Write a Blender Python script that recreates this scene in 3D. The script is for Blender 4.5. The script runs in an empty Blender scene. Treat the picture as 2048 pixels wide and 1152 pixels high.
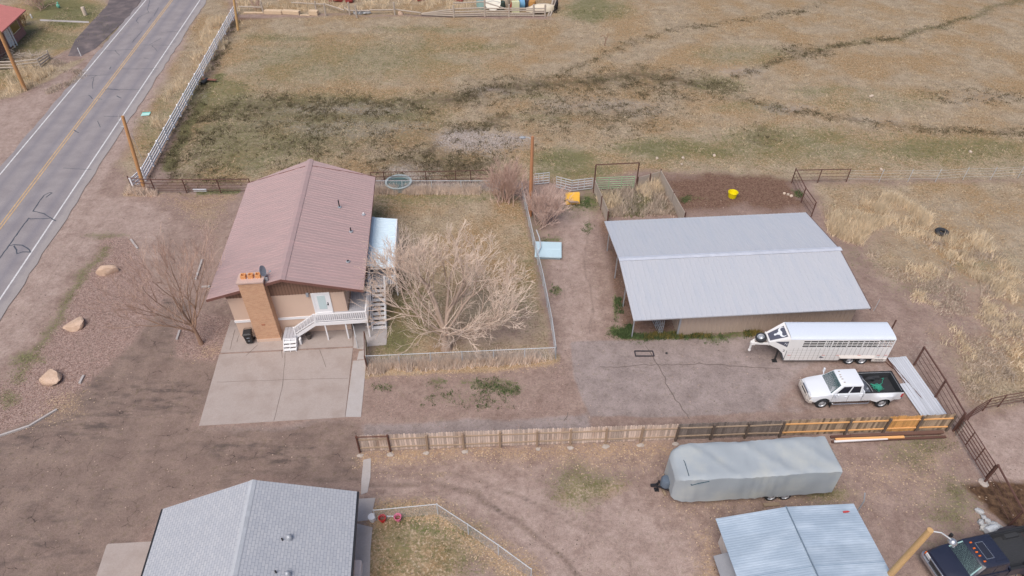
import bpy, bmesh, math, random
import numpy as np
from mathutils import Vector, Matrix
SC=bpy.context.scene; COL=SC.collection
R=math.radians
random.seed(7); RNG=np.random.default_rng(7)
FPX=1365.33; PITCH=R(41.7); CAMH=34.0
_s,_c=math.sin(PITCH),math.cos(PITCH)
def at(u,v,z=0.0):
    """ground survey: the world point at height z seen at photo position (u,v)"""
    a=(u-1024)/FPX; b=(v-576)/FPX
    dx,dy,dz=a,_c-b*_s,-_s-b*_c
    t=(CAMH-z)/-dz
    return Vector((dx*t,dy*t,z))
# ---------------------------------------------------------------- materials
def srgb(r,g,b):
    f=lambda c:(c/255/12.92 if c/255<=.04045 else ((c/255+.055)/1.055)**2.4)
    return (f(r),f(g),f(b))
class NT:
    def __init__(s,m):
        m.use_nodes=True; s.nt=m.node_tree; s.nt.nodes.clear()
    def n(s,t,**kw):
        nd=s.nt.nodes.new(t)
        for k,v in kw.items():
            if k=='ins':
                for i,x in v.items():
                    if hasattr(x,'is_output') or isinstance(x,bpy.types.NodeSocket): s.nt.links.new(x,nd.inputs[i])
                    else: nd.inputs[i].default_value=x
            else: setattr(nd,k,v)
        return nd
    def math(s,op,a,b=None,c=None,clamp=False):
        d={0:a}
        if b is not None: d[1]=b
        if c is not None: d[2]=c
        return s.n('ShaderNodeMath',operation=op,use_clamp=clamp,ins=d).outputs[0]
    def mix(s,f,a,b,mode='MIX'):
        a=(*a,1) if isinstance(a,tuple) and len(a)==3 else a
        b=(*b,1) if isinstance(b,tuple) and len(b)==3 else b
        return s.n('ShaderNodeMix',data_type='RGBA',blend_type=mode,ins={0:f,6:a,7:b}).outputs[2]
    def noise(s,vec,scale,detail=3,rough=.55,w=None):
        return s.n('ShaderNodeTexNoise',ins={'Vector':vec,'Scale':scale,'Detail':detail,'Roughness':rough}).outputs['Fac']
    def scale(s,vec,x,y,z):
        return s.n('ShaderNodeVectorMath',operation='MULTIPLY',ins={0:vec,1:(x,y,z)}).outputs[0]
    def ramp(s,f,lo,hi):
        return s.n('ShaderNodeMapRange',clamp=True,ins={0:f,1:lo,2:hi,3:0.,4:1.}).outputs[0]
_M={}
def mat(name,col,rough=.7,metal=0.,var=.18,scale=1.5,fine=.12,fscale=25,bump=.15,bscale=None,col2=None,stretch=(1,1,1),spec=.4,tint=.5,c2lo=.45,c2hi=.7,coat=0,bdist=.02):
    if name in _M: return _M[name]
    m=bpy.data.materials.new(name); _M[name]=m; t=NT(m)
    tc=t.n('ShaderNodeTexCoord').outputs['Object']
    v=t.scale(tc,*stretch)
    n1=t.noise(v,scale,4); n2=t.noise(v,fscale,2)
    base=tuple(col)
    if col2 is not None:
        base=t.mix(t.ramp(n1,c2lo,c2hi),col,col2)
    f=t.math('ADD',t.math('MULTIPLY',t.math('SUBTRACT',n1,.5),var*2.2),t.math('MULTIPLY',t.math('SUBTRACT',n2,.5),fine*2.2))
    ti=t.n('ShaderNodeAttribute',attribute_name='tint').outputs['Fac']
    f=t.math('ADD',t.math('ADD',f,1.0),t.math('MULTIPLY',ti,tint))
    c=t.n('ShaderNodeVectorMath',operation='SCALE',ins={0:base,'Scale':f}).outputs[0]
    b=t.n('ShaderNodeBsdfPrincipled',ins={'Base Color':c,'Roughness':rough,'Metallic':metal,'Specular IOR Level':spec,'Coat Weight':coat})
    if bump>0:
        bn=t.n('ShaderNodeBump',ins={'Height':n2 if bscale is None else t.noise(v,bscale,3),'Strength':bump,'Distance':bdist}).outputs[0]
        t.nt.links.new(bn,b.inputs['Normal'])
    o=t.n('ShaderNodeOutputMaterial'); t.nt.links.new(b.outputs[0],o.inputs[0])
    return m
# ---------------------------------------------------------------- mesh builder
def rotz(a): return Matrix.Rotation(a,3,'Z')
class MB:
    def __init__(s): s.v=[]; s.f=[]; s.t=[]; s.uv=None
    def add(s,vs,fs,t=0.):
        o=len(s.v); s.v+= [tuple(x) for x in vs]; s.f+=[tuple(i+o for i in f) for f in fs]; s.t+=[t]*len(fs); return s
    def merge(s,o,M=None):
        s.add([ (M@Vector(v)) if M is not None else v for v in o.v],o.f); s.t[-len(o.f):]=o.t; return s
    def box(s,x0,x1,y0,y1,z0,z1,t=0.,M=None):
        vs=[Vector(p) for p in ((x0,y0,z0),(x1,y0,z0),(x1,y1,z0),(x0,y1,z0),(x0,y0,z1),(x1,y0,z1),(x1,y1,z1),(x0,y1,z1))]
        if M is not None: vs=[M@v for v in vs]
        return s.add(vs,[(0,3,2,1),(4,5,6,7),(0,1,5,4),(1,2,6,5),(2,3,7,6),(3,0,4,7)],t)
    def beam(s,p,q,w,h,t=0.,up=(0,0,1)):
        p,q=Vector(p),Vector(q); d=(q-p).normalized(); u=Vector(up)
        x=d.cross(u)
        if x.length<1e-3: x=d.cross(Vector((1,0,0)))
        x.normalize(); y=x.cross(d)
        c=[p+x*a*w/2+y*b*h/2 for a,b in ((-1,-1),(1,-1),(1,1),(-1,1))]+[q+x*a*w/2+y*b*h/2 for a,b in ((-1,-1),(1,-1),(1,1),(-1,1))]
        return s.add(c,[(3,2,1,0),(4,5,6,7),(0,1,5,4),(1,2,6,5),(2,3,7,6),(3,0,4,7)],t)
    def tube(s,pts,r,n=6,t=0.,r1=None,cap=True):
        pts=[Vector(p) for p in pts]; k=len(pts); vs=[]; 
        prev=None
        for i,p in enumerate(pts):
            d=(pts[min(i+1,k-1)]-pts[max(i-1,0)])
            if d.length<1e-9: d=Vector((0,0,1))
            d.normalize()
            if prev is None:
                x=d.cross(Vector((0,0,1)))
                if x.length<1e-3: x=d.cross(Vector((1,0,0)))
            else: x=prev-d*prev.dot(d)
            x.normalize(); prev=x; y=d.cross(x)
            rr=r if r1 is None else r+(r1-r)*i/max(k-1,1)
            if isinstance(r,(list,tuple)): rr=r[i]
            vs+=[p+(x*math.cos(2*math.pi*j/n)+y*math.sin(2*math.pi*j/n))*rr for j in range(n)]
        fs=[(i*n+j,i*n+(j+1)%n,(i+1)*n+(j+1)%n,(i+1)*n+j) for i in range(k-1) for j in range(n)]
        if cap and n>2: fs+=[tuple(range(n-1,-1,-1)),tuple((k-1)*n+j for j in range(n))]
        return s.add(vs,fs,t)
    def loft(s,rings,t=0.,cap=True,closed=True):
        n=len(rings[0]); vs=[v for r in rings for v in r]; fs=[]
        for i in range(len(rings)-1):
            for j in range(n if closed else n-1):
                fs.append((i*n+j,i*n+(j+1)%n,(i+1)*n+(j+1)%n,(i+1)*n+j))
        if cap: fs+=[tuple(range(n-1,-1,-1)),tuple((len(rings)-1)*n+j for j in range(n))]
        return s.add(vs,fs,t)
    def lathe(s,prof,n=20,c=(0,0,0),axis='z',t=0.,cap=True):
        c=Vector(c); rings=[]
        for r,h in prof:
            ring=[]
            for j in range(n):
                a=2*math.pi*j/n; x,y=r*math.cos(a),r*math.sin(a)
                ring.append(c+(Vector((x,y,h)) if axis=='z' else Vector((x,h,y)) if axis=='y' else Vector((h,x,y))))
            rings.append(ring)
        return s.loft(rings,t,cap)
    def prism(s,poly,z0,z1,t=0.):
        n=len(poly)
        return s.add([(x,y,z0) for x,y in poly]+[(x,y,z1) for x,y in poly],[tuple(range(n-1,-1,-1)),tuple(range(n,2*n))]+[(i,(i+1)%n,n+(i+1)%n,n+i) for i in range(n)],t)
    def extr(s,poly,d,t=0.):
        """3-D polygon extruded by vector d"""
        n=len(poly); d=Vector(d); p=[Vector(q) for q in poly]
        return s.add(p+[q+d for q in p],[tuple(range(n-1,-1,-1)),tuple(range(n,2*n))]+[(i,(i+1)%n,n+(i+1)%n,n+i) for i in range(n)],t)
    def quad(s,a,b,c,d,t=0.): return s.add([a,b,c,d],[(0,1,2,3)],t)
    def ball(s,c,rx,ry,rz,n=10,m=7,t=0.,jit=0.,M=None):
        c=Vector(c); vs=[c+Vector((0,0,rz))]
        for i in range(1,m):
            a=math.pi*i/m
            for j in range(n):
                b=2*math.pi*j/n; k=1+random.uniform(-jit,jit)
                d=Vector((rx*math.sin(a)*math.cos(b)*k,ry*math.sin(a)*math.sin(b)*k,rz*math.cos(a)*k))
                vs.append(c+(M@d if M is not None else d))
        vs.append(c-Vector((0,0,rz))); L=len(vs)-1
        fs=[(0,1+j,1+(j+1)%n) for j in range(n)]
        fs+=[(1+(i-1)*n+j,1+i*n+j,1+i*n+(j+1)%n,1+(i-1)*n+(j+1)%n) for i in range(1,m-1) for j in range(n)]
        fs+=[(L,1+(m-2)*n+(j+1)%n,1+(m-2)*n+j) for j in range(n)]
        return s.add(vs,fs,t)
    def torus(s,c,Rr,r,n=24,m=10,axis='z',t=0.,sq=1.):
        c=Vector(c); rings=[]
        for i in range(n):
            a=2*math.pi*i/n; ring=[]
            for j in range(m):
                b=2*math.pi*j/m; rr=Rr+r*math.cos(b); h=r*math.sin(b)*sq
                x,y=rr*math.cos(a),rr*math.sin(a)
                ring.append(c+(Vector((x,y,h)) if axis=='z' else Vector((x,h,y)) if axis=='y' else Vector((h,x,y))))
            rings.append(ring)
        rings.append(rings[0]); return s.loft(rings,t,cap=False)
def root_of(o):
    while o.parent is not None: o=o.parent
    return o
def wm(o):
    r=root_of(o); return Matrix.LocRotScale(r.location,r.rotation_euler,None)
def tag(o,label=None,cat=None,group=None,kind=None):
    for k,v in (('label',label),('category',cat),('group',group),('kind',kind)):
        if v: o[k]=v
    return o
def link_mesh(name,mb,m,parent=None,world=False,smooth=False,bevel=0.,bseg=2,loc=(0,0,0),rz=0.,fix=True):
    me=bpy.data.meshes.new(name)
    vs=mb.v
    if world:
        M=(wm(parent) if parent is not None else Matrix.LocRotScale(Vector(loc),Matrix.Rotation(rz,3,'Z').to_euler(),None)).inverted()
        vs=[M@Vector(v) for v in vs]
    me.from_pydata([tuple(v) for v in vs],[],mb.f)
    if any(mb.t):
        a=me.attributes.new('tint','FLOAT','FACE'); a.data.foreach_set('value',np.array(mb.t,dtype=np.float32))
    if mb.uv is not None:
        u=me.uv_layers.new(name='UVMap'); u.data.foreach_set('uv',np.array(mb.uv,dtype=np.float32).ravel())
    if fix:
        bm=bmesh.new(); bm.from_mesh(me); bmesh.ops.recalc_face_normals(bm,faces=bm.faces); bm.to_mesh(me); bm.free()
    me.materials.append(m)
    if smooth:
        me.polygons.foreach_set('use_smooth',[True]*len(me.polygons))
        if smooth is not True: me.set_sharp_from_angle(angle=R(smooth))
    o=bpy.data.objects.new(name,me); COL.objects.link(o)
    if parent is not None: o.parent=parent
    else: o.location=loc; o.rotation_euler=(0,0,rz)
    if bevel>0:
        b=o.modifiers.new('bevel','BEVEL'); b.width=bevel; b.segments=bseg; b.limit_method='ANGLE'; b.angle_limit=R(35)
    return o
def thing(name,label,cat,loc=(0,0,0),rz=0.,group=None):
    o=bpy.data.objects.new(name,None); COL.objects.link(o); o.empty_display_size=.3
    o.location=loc; o.rotation_euler=(0,0,rz); return tag(o,label,cat,group)
def part(name,mb,m,parent,label=None,**kw):
    o=link_mesh(name,mb,m,parent,**kw)
    if label: o['label']=label
    return o
def solo(name,mb,m,label,cat,loc=(0,0,0),rz=0.,group=None,**kw):
    return tag(link_mesh(name,mb,m,None,loc=loc,rz=rz,**kw),label,cat,group)
def struct(name,mb,m,**kw): return tag(link_mesh(name,mb,m,None,**kw),kind='structure')
def dup(root,loc,rz=0.,label=None,group=None):
    def cp(o,par):
        c=o.copy(); COL.objects.link(c)
        if par is not None: c.parent=par
        for ch in [x for x in o.children]: cp(ch,c)
        return c
    r=cp(root,None); r.location=loc; r.rotation_euler=(0,0,rz)
    if label: r['label']=label
    if group: r['group']=group
    return r
def boolean_cut(o,cut_mb):
    """cut a shape out of a mesh object and keep the result as plain mesh"""
    c=link_mesh('cut',cut_mb,o.data.materials[0])
    c.matrix_world=Matrix.Identity(4)
    md=o.modifiers.new('b','BOOLEAN'); md.operation='DIFFERENCE'; md.object=c; md.solver='EXACT'
    par=o.parent; loc=o.location.copy(); rot=o.rotation_euler.copy()
    o.parent=None; o.location=(0,0,0); o.rotation_euler=(0,0,0)
    bpy.context.view_layer.update()
    ev=o.evaluated_get(bpy.context.evaluated_depsgraph_get())
    me=bpy.data.meshes.new_from_object(ev)
    o.modifiers.remove(md); o.data=me
    if not me.materials: me.materials.append(c.data.materials[0])
    o.parent=par; o.location=loc; o.rotation_euler=rot
    bpy.data.objects.remove(c)
    return o
def text_mb(s,size,depth=.004):
    cu=bpy.data.curves.new('t','FONT'); cu.body=s; cu.size=size; cu.align_x='CENTER'; cu.align_y='CENTER'; cu.extrude=depth
    o=bpy.data.objects.new('t',cu); COL.objects.link(o); bpy.context.view_layer.update()
    me=bpy.data.meshes.new_from_object(o.evaluated_get(bpy.context.evaluated_depsgraph_get()))
    mb=MB(); mb.add([v.co[:] for v in me.vertices],[tuple(p.vertices) for p in me.polygons])
    bpy.data.objects.remove(o); bpy.data.curves.remove(cu); bpy.data.meshes.remove(me)
    return mb
def frame(org,xd,yd,zd):
    """4x4 matrix from axes"""
    return Matrix(((xd[0],yd[0],zd[0],org[0]),(xd[1],yd[1],zd[1],org[1]),(xd[2],yd[2],zd[2],org[2]),(0,0,0,1)))
# ---------------------------------------------------------------- camera, light
cd=bpy.data.cameras.new('camera'); cam=bpy.data.objects.new('camera',cd); COL.objects.link(cam)
cam.location=(0,0,CAMH); cam.rotation_euler=(math.pi/2-PITCH,0,0)
cd.sensor_width=36; cd.lens=36*FPX/2048; cd.clip_end=3000; SC.camera=cam
w=bpy.data.worlds.new('World'); SC.world=w; w.use_nodes=True
nt=w.node_tree; nt.nodes.clear()
SUN_EL,SUN_AZ=R(58),R(207)   # azimuth measured clockwise from +Y
sky=nt.nodes.new('ShaderNodeTexSky'); sky.sky_type='NISHITA'; sky.sun_disc=False
sky.sun_elevation=SUN_EL; sky.sun_rotation=SUN_AZ; sky.air_density=1.0; sky.dust_density=4.0; sky.ozone_density=1.0
bg=nt.nodes.new('ShaderNodeBackground'); bg.inputs[1].default_value=.105
wo=nt.nodes.new('ShaderNodeOutputWorld'); nt.links.new(sky.outputs[0],bg.inputs[0]); nt.links.new(bg.outputs[0],wo.inputs[0])
sl=bpy.data.lights.new('sun','SUN'); so=bpy.data.objects.new('sun',sl); COL.objects.link(so)
sl.energy=1.8; sl.angle=R(42); sl.color=(1,.94,.885)
sd=Vector((math.sin(SUN_AZ)*math.cos(SUN_EL),math.cos(SUN_AZ)*math.cos(SUN_EL),math.sin(SUN_EL)))
so.rotation_euler=sd.to_track_quat('Z','Y').to_euler(); so.location=(0,0,80)
SC.view_settings.view_transform='Standard'; SC.view_settings.look='None'; SC.view_settings.gamma=1
SC.view_settings.exposure=0.27
SC.cycles.use_denoising=True
SC.render.resolution_x=1024; SC.render.resolution_y=576
# ================================================================ ground sheet with material masks
def axis(lo,hi,st,far,k=1.25):
    a=list(np.arange(lo,hi+1e-6,st)); s=st; x=hi
    while x<far: s*=k; x+=s; a.append(x)
    s=st; x=lo; b=[]
    while x>-far: s*=k; x-=s; b.append(x)
    return np.array(b[::-1]+a)
GX=axis(-74,74,.22,900); GY=axis(13,112,.22,900)
XX,YY=np.meshgrid(GX,GY); PX,PY=XX.ravel(),YY.ravel()
def vnoise(x,y,s,seed=0,oct=3):
    out=np.zeros_like(x); amp=1; tot=0
    for o in range(oct):
        r=np.random.default_rng(seed*17+o); g=r.random((64,64))
        u=x*s+o*7.3; v=y*s+o*3.1; i=np.floor(u).astype(int); j=np.floor(v).astype(int); fu=u-i; fv=v-j
        fu=fu*fu*(3-2*fu); fv=fv*fv*(3-2*fv); i%=64; j%=64; i1=(i+1)%64; j1=(j+1)%64
        out+=amp*((g[i,j]*(1-fu)+g[i1,j]*fu)*(1-fv)+(g[i,j1]*(1-fu)+g[i1,j1]*fu)*fv); tot+=amp; amp*=.5; s*=2
    return out/tot
W1=(vnoise(PX,PY,.35,1)-.5)*3.0; W2=(vnoise(PX,PY,.35,2)-.5)*3.0
def poly_sd(px,py,P):
    """signed distance (inside positive) to polygon P [(x,y)]"""
    P=np.array(P); n=len(P); d=np.full(px.shape,1e9); ins=np.zeros(px.shape,bool)
    for i in range(n):
        a,b=P[i],P[(i+1)%n]; e=b-a; L=max((e**2).sum(),1e-9)
        t=np.clip(((px-a[0])*e[0]+(py-a[1])*e[1])/L,0,1)
        d=np.minimum(d,(px-a[0]-t*e[0])**2+(py-a[1]-t*e[1])**2)
        c=((a[1]>py)!=(b[1]>py))
        with np.errstate(divide='ignore',invalid='ignore'):
            xi=(b[0]-a[0])*(py-a[1])/(b[1]-a[1]+1e-12)+a[0]
        ins^=(c&(px<xi))
    return np.sqrt(d)*np.where(ins,1,-1)
def line_d(px,py,P):
    P=np.array(P); d=np.full(px.shape,1e9)
    for i in range(len(P)-1):
        a,b=P[i],P[i+1]; e=b-a; L=max((e**2).sum(),1e-9)
        t=np.clip(((px-a[0])*e[0]+(py-a[1])*e[1])/L,0,1)
        d=np.minimum(d,(px-a[0]-t*e[0])**2+(py-a[1]-t*e[1])**2)
    return np.sqrt(d)
def G(pts): return [tuple(at(max(-700,min(2700,u)),max(-260,min(1400,v)))[:2]) for u,v in pts]
def ell(cx,cy,rx,ry,n=20): return [(cx+rx*math.cos(2*math.pi*i/n),cy+ry*math.sin(2*math.pi*i/n)) for i in range(n)]
CH={k:np.zeros_like(PX) for k in ('tan','green','mud','silt','gravel','pad','drive','litter','track','soil','wet','weed')}
def area(ch,pts,w=1.,feather=.8,warp=.5,add=False):
    sd=poly_sd(PX+W1*warp,PY+W2*warp,G(pts)); m=np.clip(sd/feather*.5+.5,0,1)*w
    CH[ch]=np.clip(CH[ch]+m,-1,1) if add else np.maximum(CH[ch],m)
def minus(ch,pts,w=1.,feather=.8,warp=.4):
    sd=poly_sd(PX+W1*warp,PY+W2*warp,G(pts)); CH[ch]=CH[ch]*(1-np.clip(sd/feather*.5+.5,0,1)*w)
def stroke(ch,pts,width,w=1.,feather=1.,warp=.5,neg=False):
    d=line_d(PX+W1*warp,PY+W2*warp,G(pts)); m=np.clip((width/2-d)/feather+.5,0,1)*w
    if neg: CH[ch]=CH[ch]*(1-m)
    else: CH[ch]=np.maximum(CH[ch],m)
PASTURE=[(478,40),(700,30),(1100,38),(1125,-60),(2300,-260),(2700,-260),(2600,352),(1605,362),(1460,350),(1290,345),(1170,362),(1000,362),(750,355),(480,366),(352,362),(345,330),(372,255),(420,170),(448,95)]
RFIELD=[(1618,365),(2300,345),(2500,800),(2060,812),(1925,838),(1850,720),(1790,650),(1765,610),(1700,480),(1640,430)]
YARD=[(742,385),(1000,383),(1040,395),(1110,715),(735,737),(735,700),(772,692),(772,560),(742,560)]
area('tan',PASTURE,1,1.2); area('tan',RFIELD,.8,1.5); area('silt',[(1640,380),(2300,370),(2300,780),(1900,760),(1800,600)],.3,3)
stroke('tan',[(1660,470),(1700,560),(1760,640),(1850,720),(1920,830)],2.2,.75,2,neg=True)
for e in ((1850,590,110,40),(1700,470,60,25),(1800,640,90,40),(1905,700,60,30),(1990,640,60,30)): minus('tan',ell(*e),.6,2.5)
area('tan',[(475,-260),(1110,-260),(1105,30),(474,28)],1,.5)
area('tan',[(425,-60),(472,-60),(464,40),(440,85),(375,200),(300,330),(262,372),(225,330),(262,262),(300,190),(350,110)],.72,1.2)
area('tan',YARD,.98,.4,.2); minus('tan',[(900,640),(1075,600),(1105,705),(860,720)],.55,2.)
area('tan',[(745,1015),(872,1012),(1056,1140),(1060,1260),(700,1260)],.9,.5,.3)
minus('tan',[(940,1085),(1040,1140),(1050,1260),(860,1260)],.7,1.)
area('tan',ell(1190,980,75,34),.75,1.); area('tan',ell(1655,993,50,22),.8,.8)
area('tan',[(-700,-260),(225,-260),(208,20),(150,95),(108,115),(100,135),(170,118),(120,150),(40,190),(-60,210),(-700,300)],1.,.6,.4)
area('tan',[(250,352),(330,385),(470,388),(460,402),(300,392),(240,392)],.6,.6)
area('tan',[(275,385),(370,388),(480,395),(450,480),(430,530),(400,470),(330,410)],.48,1.5)
area('tan',[(1190,385),(1322,365),(1360,432),(1205,436)],.6,.8)
stroke('tan',[(735,745),(930,735),(1110,716)],1.0,.95,.5,.2)
stroke('tan',[(750,383),(980,383)],1.1,1,.4,.2)
# green
for e in ((1340,300,130,26,.62),(1130,320,70,26,.7),(1560,280,160,30,.5),(1900,300,180,28,.52),(1150,345,90,14,.7),(560,75,80,10,.5),(650,130,140,14,.4),(440,200,90,50,.55),(480,290,110,60,.5),(1480,110,110,25,.35),(1750,200,160,30,.3),(1650,180,60,12,.5),(1440,170,60,20,.5),(1180,20,60,30,.6),(850,60,120,8,.5),(1230,20,40,20,.5),(1060,190,50,8,.5),(600,210,180,25,.5),(1500,215,90,14,.45),(960,95,90,14,.45),
          (1080,230,60,10,.45),(820,640,60,60,.5),(790,680,55,45,.75),(870,392,120,7,.75),(1060,510,10,110,.6),(760,430,18,20,.7),(860,1060,110,30,.72),(790,1110,40,35,.6),(920,1120,50,25,.55),(1190,965,60,20,.72),(1640,990,30,14,.85),
          (1830,905,70,26,.62),(1900,1010,40,35,.65),(1870,1090,40,30,.4),(1270,402,45,14,.8),(1230,385,40,12,.6),(1150,415,60,22,.4),(1180,400,22,20,.7),(230,60,40,30,.4),(130,25,75,30,.8),(60,75,60,30,.6),(120,80,60,25,.5),(20,150,30,18,.6),(330,230,30,50,.45),(300,270,30,40,.5),(1850,580,90,20,.4),(1960,520,80,24,.4),(1700,520,30,40,.35)):
    area('green',ell(*e[:4]),e[4],1.6,.8)
stroke('green',[(440,150),(405,205),(372,262),(340,335)],1.3,.8,.8,.3)
stroke('green',[(205,500),(165,560),(120,640),(70,700),(30,760)],.8,.62,1.0,.6)
for e in ((60,712,30,12,.8),(15,800,14,16,.8),(215,470,40,6,.6)): area('green',ell(*e[:4]),e[4],.6,.5)
stroke('green',[(400,384),(470,383)],.9,.8,.5,.3)
# marsh: trampled dark mud and pale silt
stroke('mud',[(372,250),(440,222),(520,208),(620,212),(720,220),(850,212),(960,185),(1060,172),(1180,162),(1290,152),(1370,160),(1440,178)],4.4,.62,3.,.6)
stroke('mud',[(900,200),(980,180),(1060,170),(1180,160),(1290,150),(1350,155)],2.4,.9,2.,.5)
stroke('mud',[(1010,235),(930,262),(870,292),(820,330),(790,352)],2.2,.8,2.,.6)
area('mud',ell(870,330,140,30),.85,2.5); area('mud',ell(420,300,80,70),.42,3); area('mud',ell(620,235,230,38),.5,3)
area('mud',ell(760,290,300,50),.4,3); area('green',[(372,255),(520,190),(900,190),(900,260),(700,300),(600,345),(360,350)],.5,4); area('green',[(480,80),(900,60),(1000,150),(520,190),(440,170)],.4,5); area('green',[(1100,300),(1500,260),(2100,280),(2100,335),(1300,335)],.46,3); area('mud',ell(1200,225,160,38),.42,3); area('mud',ell(1290,170,120,26),.55,3); area('mud',ell(950,345,60,14),.8,1)
stroke('mud',[(1370,160),(1450,188),(1560,215),(1700,242),(1850,256),(2100,268)],1.3,.62,1.6,.5)
stroke('mud',[(1470,150),(1530,132),(1650,98),(1740,82),(1810,74),(1900,48),(2100,-20)],.9,.7,1.3,.5); stroke('green',[(1640,100),(1740,82),(1810,74),(1900,48),(2100,-20)],1.0,.5,1.8,.7)
stroke('mud',[(1060,175),(1110,155),(1180,122),(1260,85),(1360,55),(1480,42),(1600,22),(1700,-20)],1.0,.5,1.5,.5)
stroke('mud',[(470,45),(440,110),(405,180),(370,262),(345,325),(360,350),(470,362)],1.4,.7,1.2,.3)
area('mud',ell(1620,103,40,8),.7,2); area('soil',ell(1250,70,90,40),.45,5); area('soil',ell(1780,120,200,40),.3,5); area('mud',ell(1950,190,90,8),.4,2)
area('mud',ell(1520,268,35,20),.25,1)
for e in ((960,283,105,26,.85),(1200,210,150,22,.42),(815,345,60,14,.8),(700,262,150,30,.42),(690,222,150,16,.5),(985,182,70,10,.55),(500,330,60,20,.3),(410,190,10,18,.6),(1480,140,60,12,.55),(1580,215,60,8,.7),(1760,240,60,6,.6),(1950,195,100,30,.35),(2000,245,60,14,.3),(1150,205,100,25,.35),(1290,225,60,20,.4),(560,245,90,20,.35),(800,255,90,25,.4),(1840,690,60,40,.4),(1950,670,70,30,.35)):
    area('silt',ell(*e[:4]),e[4],2.,.8)
# gravel
area('gravel',[(212,468),(262,482),(300,545),(345,605),(262,692),(196,765),(108,830),(0,868),(-300,930),(-300,800),(20,760),(85,690),(140,610),(180,530)],1,.7,.25)
area('gravel',[(290,388),(482,382),(445,480),(420,600),(398,600),(398,510),(370,440)],.62,1.,.3)
area('gravel',[(345,712),(352,660),(392,618),(480,640),(448,705),(425,722)],1,.5,.2)
area('gravel',[(735,742),(1110,722),(1150,700),(1165,760),(1160,835),(728,848)],.52,1.2,.5)
minus('gravel',[(740,770),(1100,750),(1110,790),(735,800)],.5,1.)
# asphalt
PADP=[(1142,684),(1232,681),(1520,672),(1560,690),(1800,730),(1790,800),(1600,828),(1180,836),(1150,760)]
area('pad',PADP,.95,.3,.1); area('pad',[(722,848),(1180,826),(1185,862),(722,880)],.8,.4,.15)
area('pad',[(395,852),(640,838),(722,848),(722,905),(660,908),(500,880)],.7,.8,.3)
minus('pad',[(1640,690),(1800,690),(1830,830),(1560,835),(1480,850)],.55,1.)
area('drive',[(285,440),(375,445),(398,500),(405,600),(350,660),(345,715),(262,692),(345,605),(300,545)],.5,2.2,.5); area('drive',[(330,600),(400,600),(350,660),(345,715),(440,725),(398,853),(722,850),(722,962),(500,955),(330,1015),(190,1152),(150,1400),(-700,1400),(-500,900),(0,877),(115,818),(262,692),(330,615)],.97,1.,.4)
# dirt tracks
area('track',[(-700,300),(-60,215),(45,195),(120,155),(190,110),(250,10),(-60,420),(-500,900)],.8,1.,.4)
stroke('track',[(400,30),(300,190),(200,340),(110,470),(0,620),(-60,700)],2.2,.85,1.2,.3)
area('track',[(170,395),(250,385),(340,430),(330,520),(290,520),(220,470),(140,560),(60,680),(-60,800),(-200,800)],.75,.8,.4)
stroke('track',[(1155,425),(1140,500),(1150,580),(1160,650),(1160,690)],3.4,.75,1.8,.4)
area('track',[(738,925),(860,932),(1040,930),(1200,955),(1290,1000),(1400,1060),(1440,1260),(1075,1260),(985,1068),(872,1000),(745,990)],.75,1.6,.5)
area('track',[(1935,860),(2048,815),(2300,800),(2300,985),(2010,975)],.9,.6,.2)
area('track',ell(1370,300,75,24),.75,1.6,.8); area('track',ell(1535,268,34,16),.7,1.); area('track',ell(1230,60,60,30),.35,3)
area('track',ell(1400,275,45,12),.6,1.2)
stroke('track',[(1930,880),(1985,985),(2020,1060)],1.,.6,.8,.3)
area('soil',[(1292,356),(1480,346),(1588,352),(1622,420),(1360,434)],.9,1.8,1.); area('soil',ell(1440,340,160,16),.5,1.5)
area('soil',[(474,34),(700,44),(900,40),(890,56),(640,70),(470,92)],.85,.8,.3)
stroke('soil',[(1215,450),(1245,560),(1265,640),(1330,660)],2.,.6,1.2,.3)
stroke('drive',[(735,970),(860,965),(960,990),(1060,1050),(1160,1152)],.6,.66,.6,.3); stroke('drive',[(740,940),(900,950),(1040,985),(1180,1060)],.5,.62,.6,.3); stroke('drive',[(1180,440),(1172,520),(1180,600),(1186,670)],.45,.6,.6,.3); stroke('drive',[(1130,450),(1120,520),(1128,600)],.4,.58,.6,.3); stroke('drive',[(160,470),(80,590),(0,700)],.5,.58,.8,.3); stroke('drive',[(1130,1010),(1220,1080),(1300,1180)],.45,.6,.6,.3); stroke('drive',[(755,1000),(870,990),(990,1045),(1090,1130)],.4,.58,.6,.3); stroke('drive',[(245,400),(150,500)],.5,.55,.8,.3)
stroke('soil',[(300,355),(340,300),(350,270)],1.2,.5,1.,.3)
area('soil',ell(1240,40,60,24),.4,2); area('soil',[(290,385),(345,350),(480,372),(480,385),(320,385)],.5,.5)
# leaf litter and straw
stroke('litter',[(735,908),(900,905),(1100,905),(1340,900)],1.4,.6,1.2,.3); area('litter',ell(1220,925,140,22),.5,1.)
stroke('litter',[(748,1030),(872,1026),(935,1066),(1056,1148)],1.6,.85,1.,.2); stroke('litter',[(880,1005),(960,1055),(1062,1120)],1.0,.55,1.,.2)
area('litter',[(742,1010),(875,1005),(930,1060),(740,1070)],.55,1.); area('litter',[(745,925),(850,930),(905,960),(760,945)],.45,.6)
area('litter',[(90,790),(190,765),(165,830),(60,860)],.5,.8); area('litter',[(400,690),(450,690),(440,712),(390,715)],.5,.4)
area('litter',[(1380,1080),(1430,1050),(1480,1260),(1380,1260)],.55,1.); stroke('litter',[(258,385),(310,389)],.8,.9,.4,.2)
area('litter',[(280,388),(480,388),(440,450),(380,440)],.4,1.)
stroke('litter',[(735,748),(930,738),(1110,722)],1.0,.6,.5,.2); area('litter',ell(420,400,60,14),.5,.8)
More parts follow.
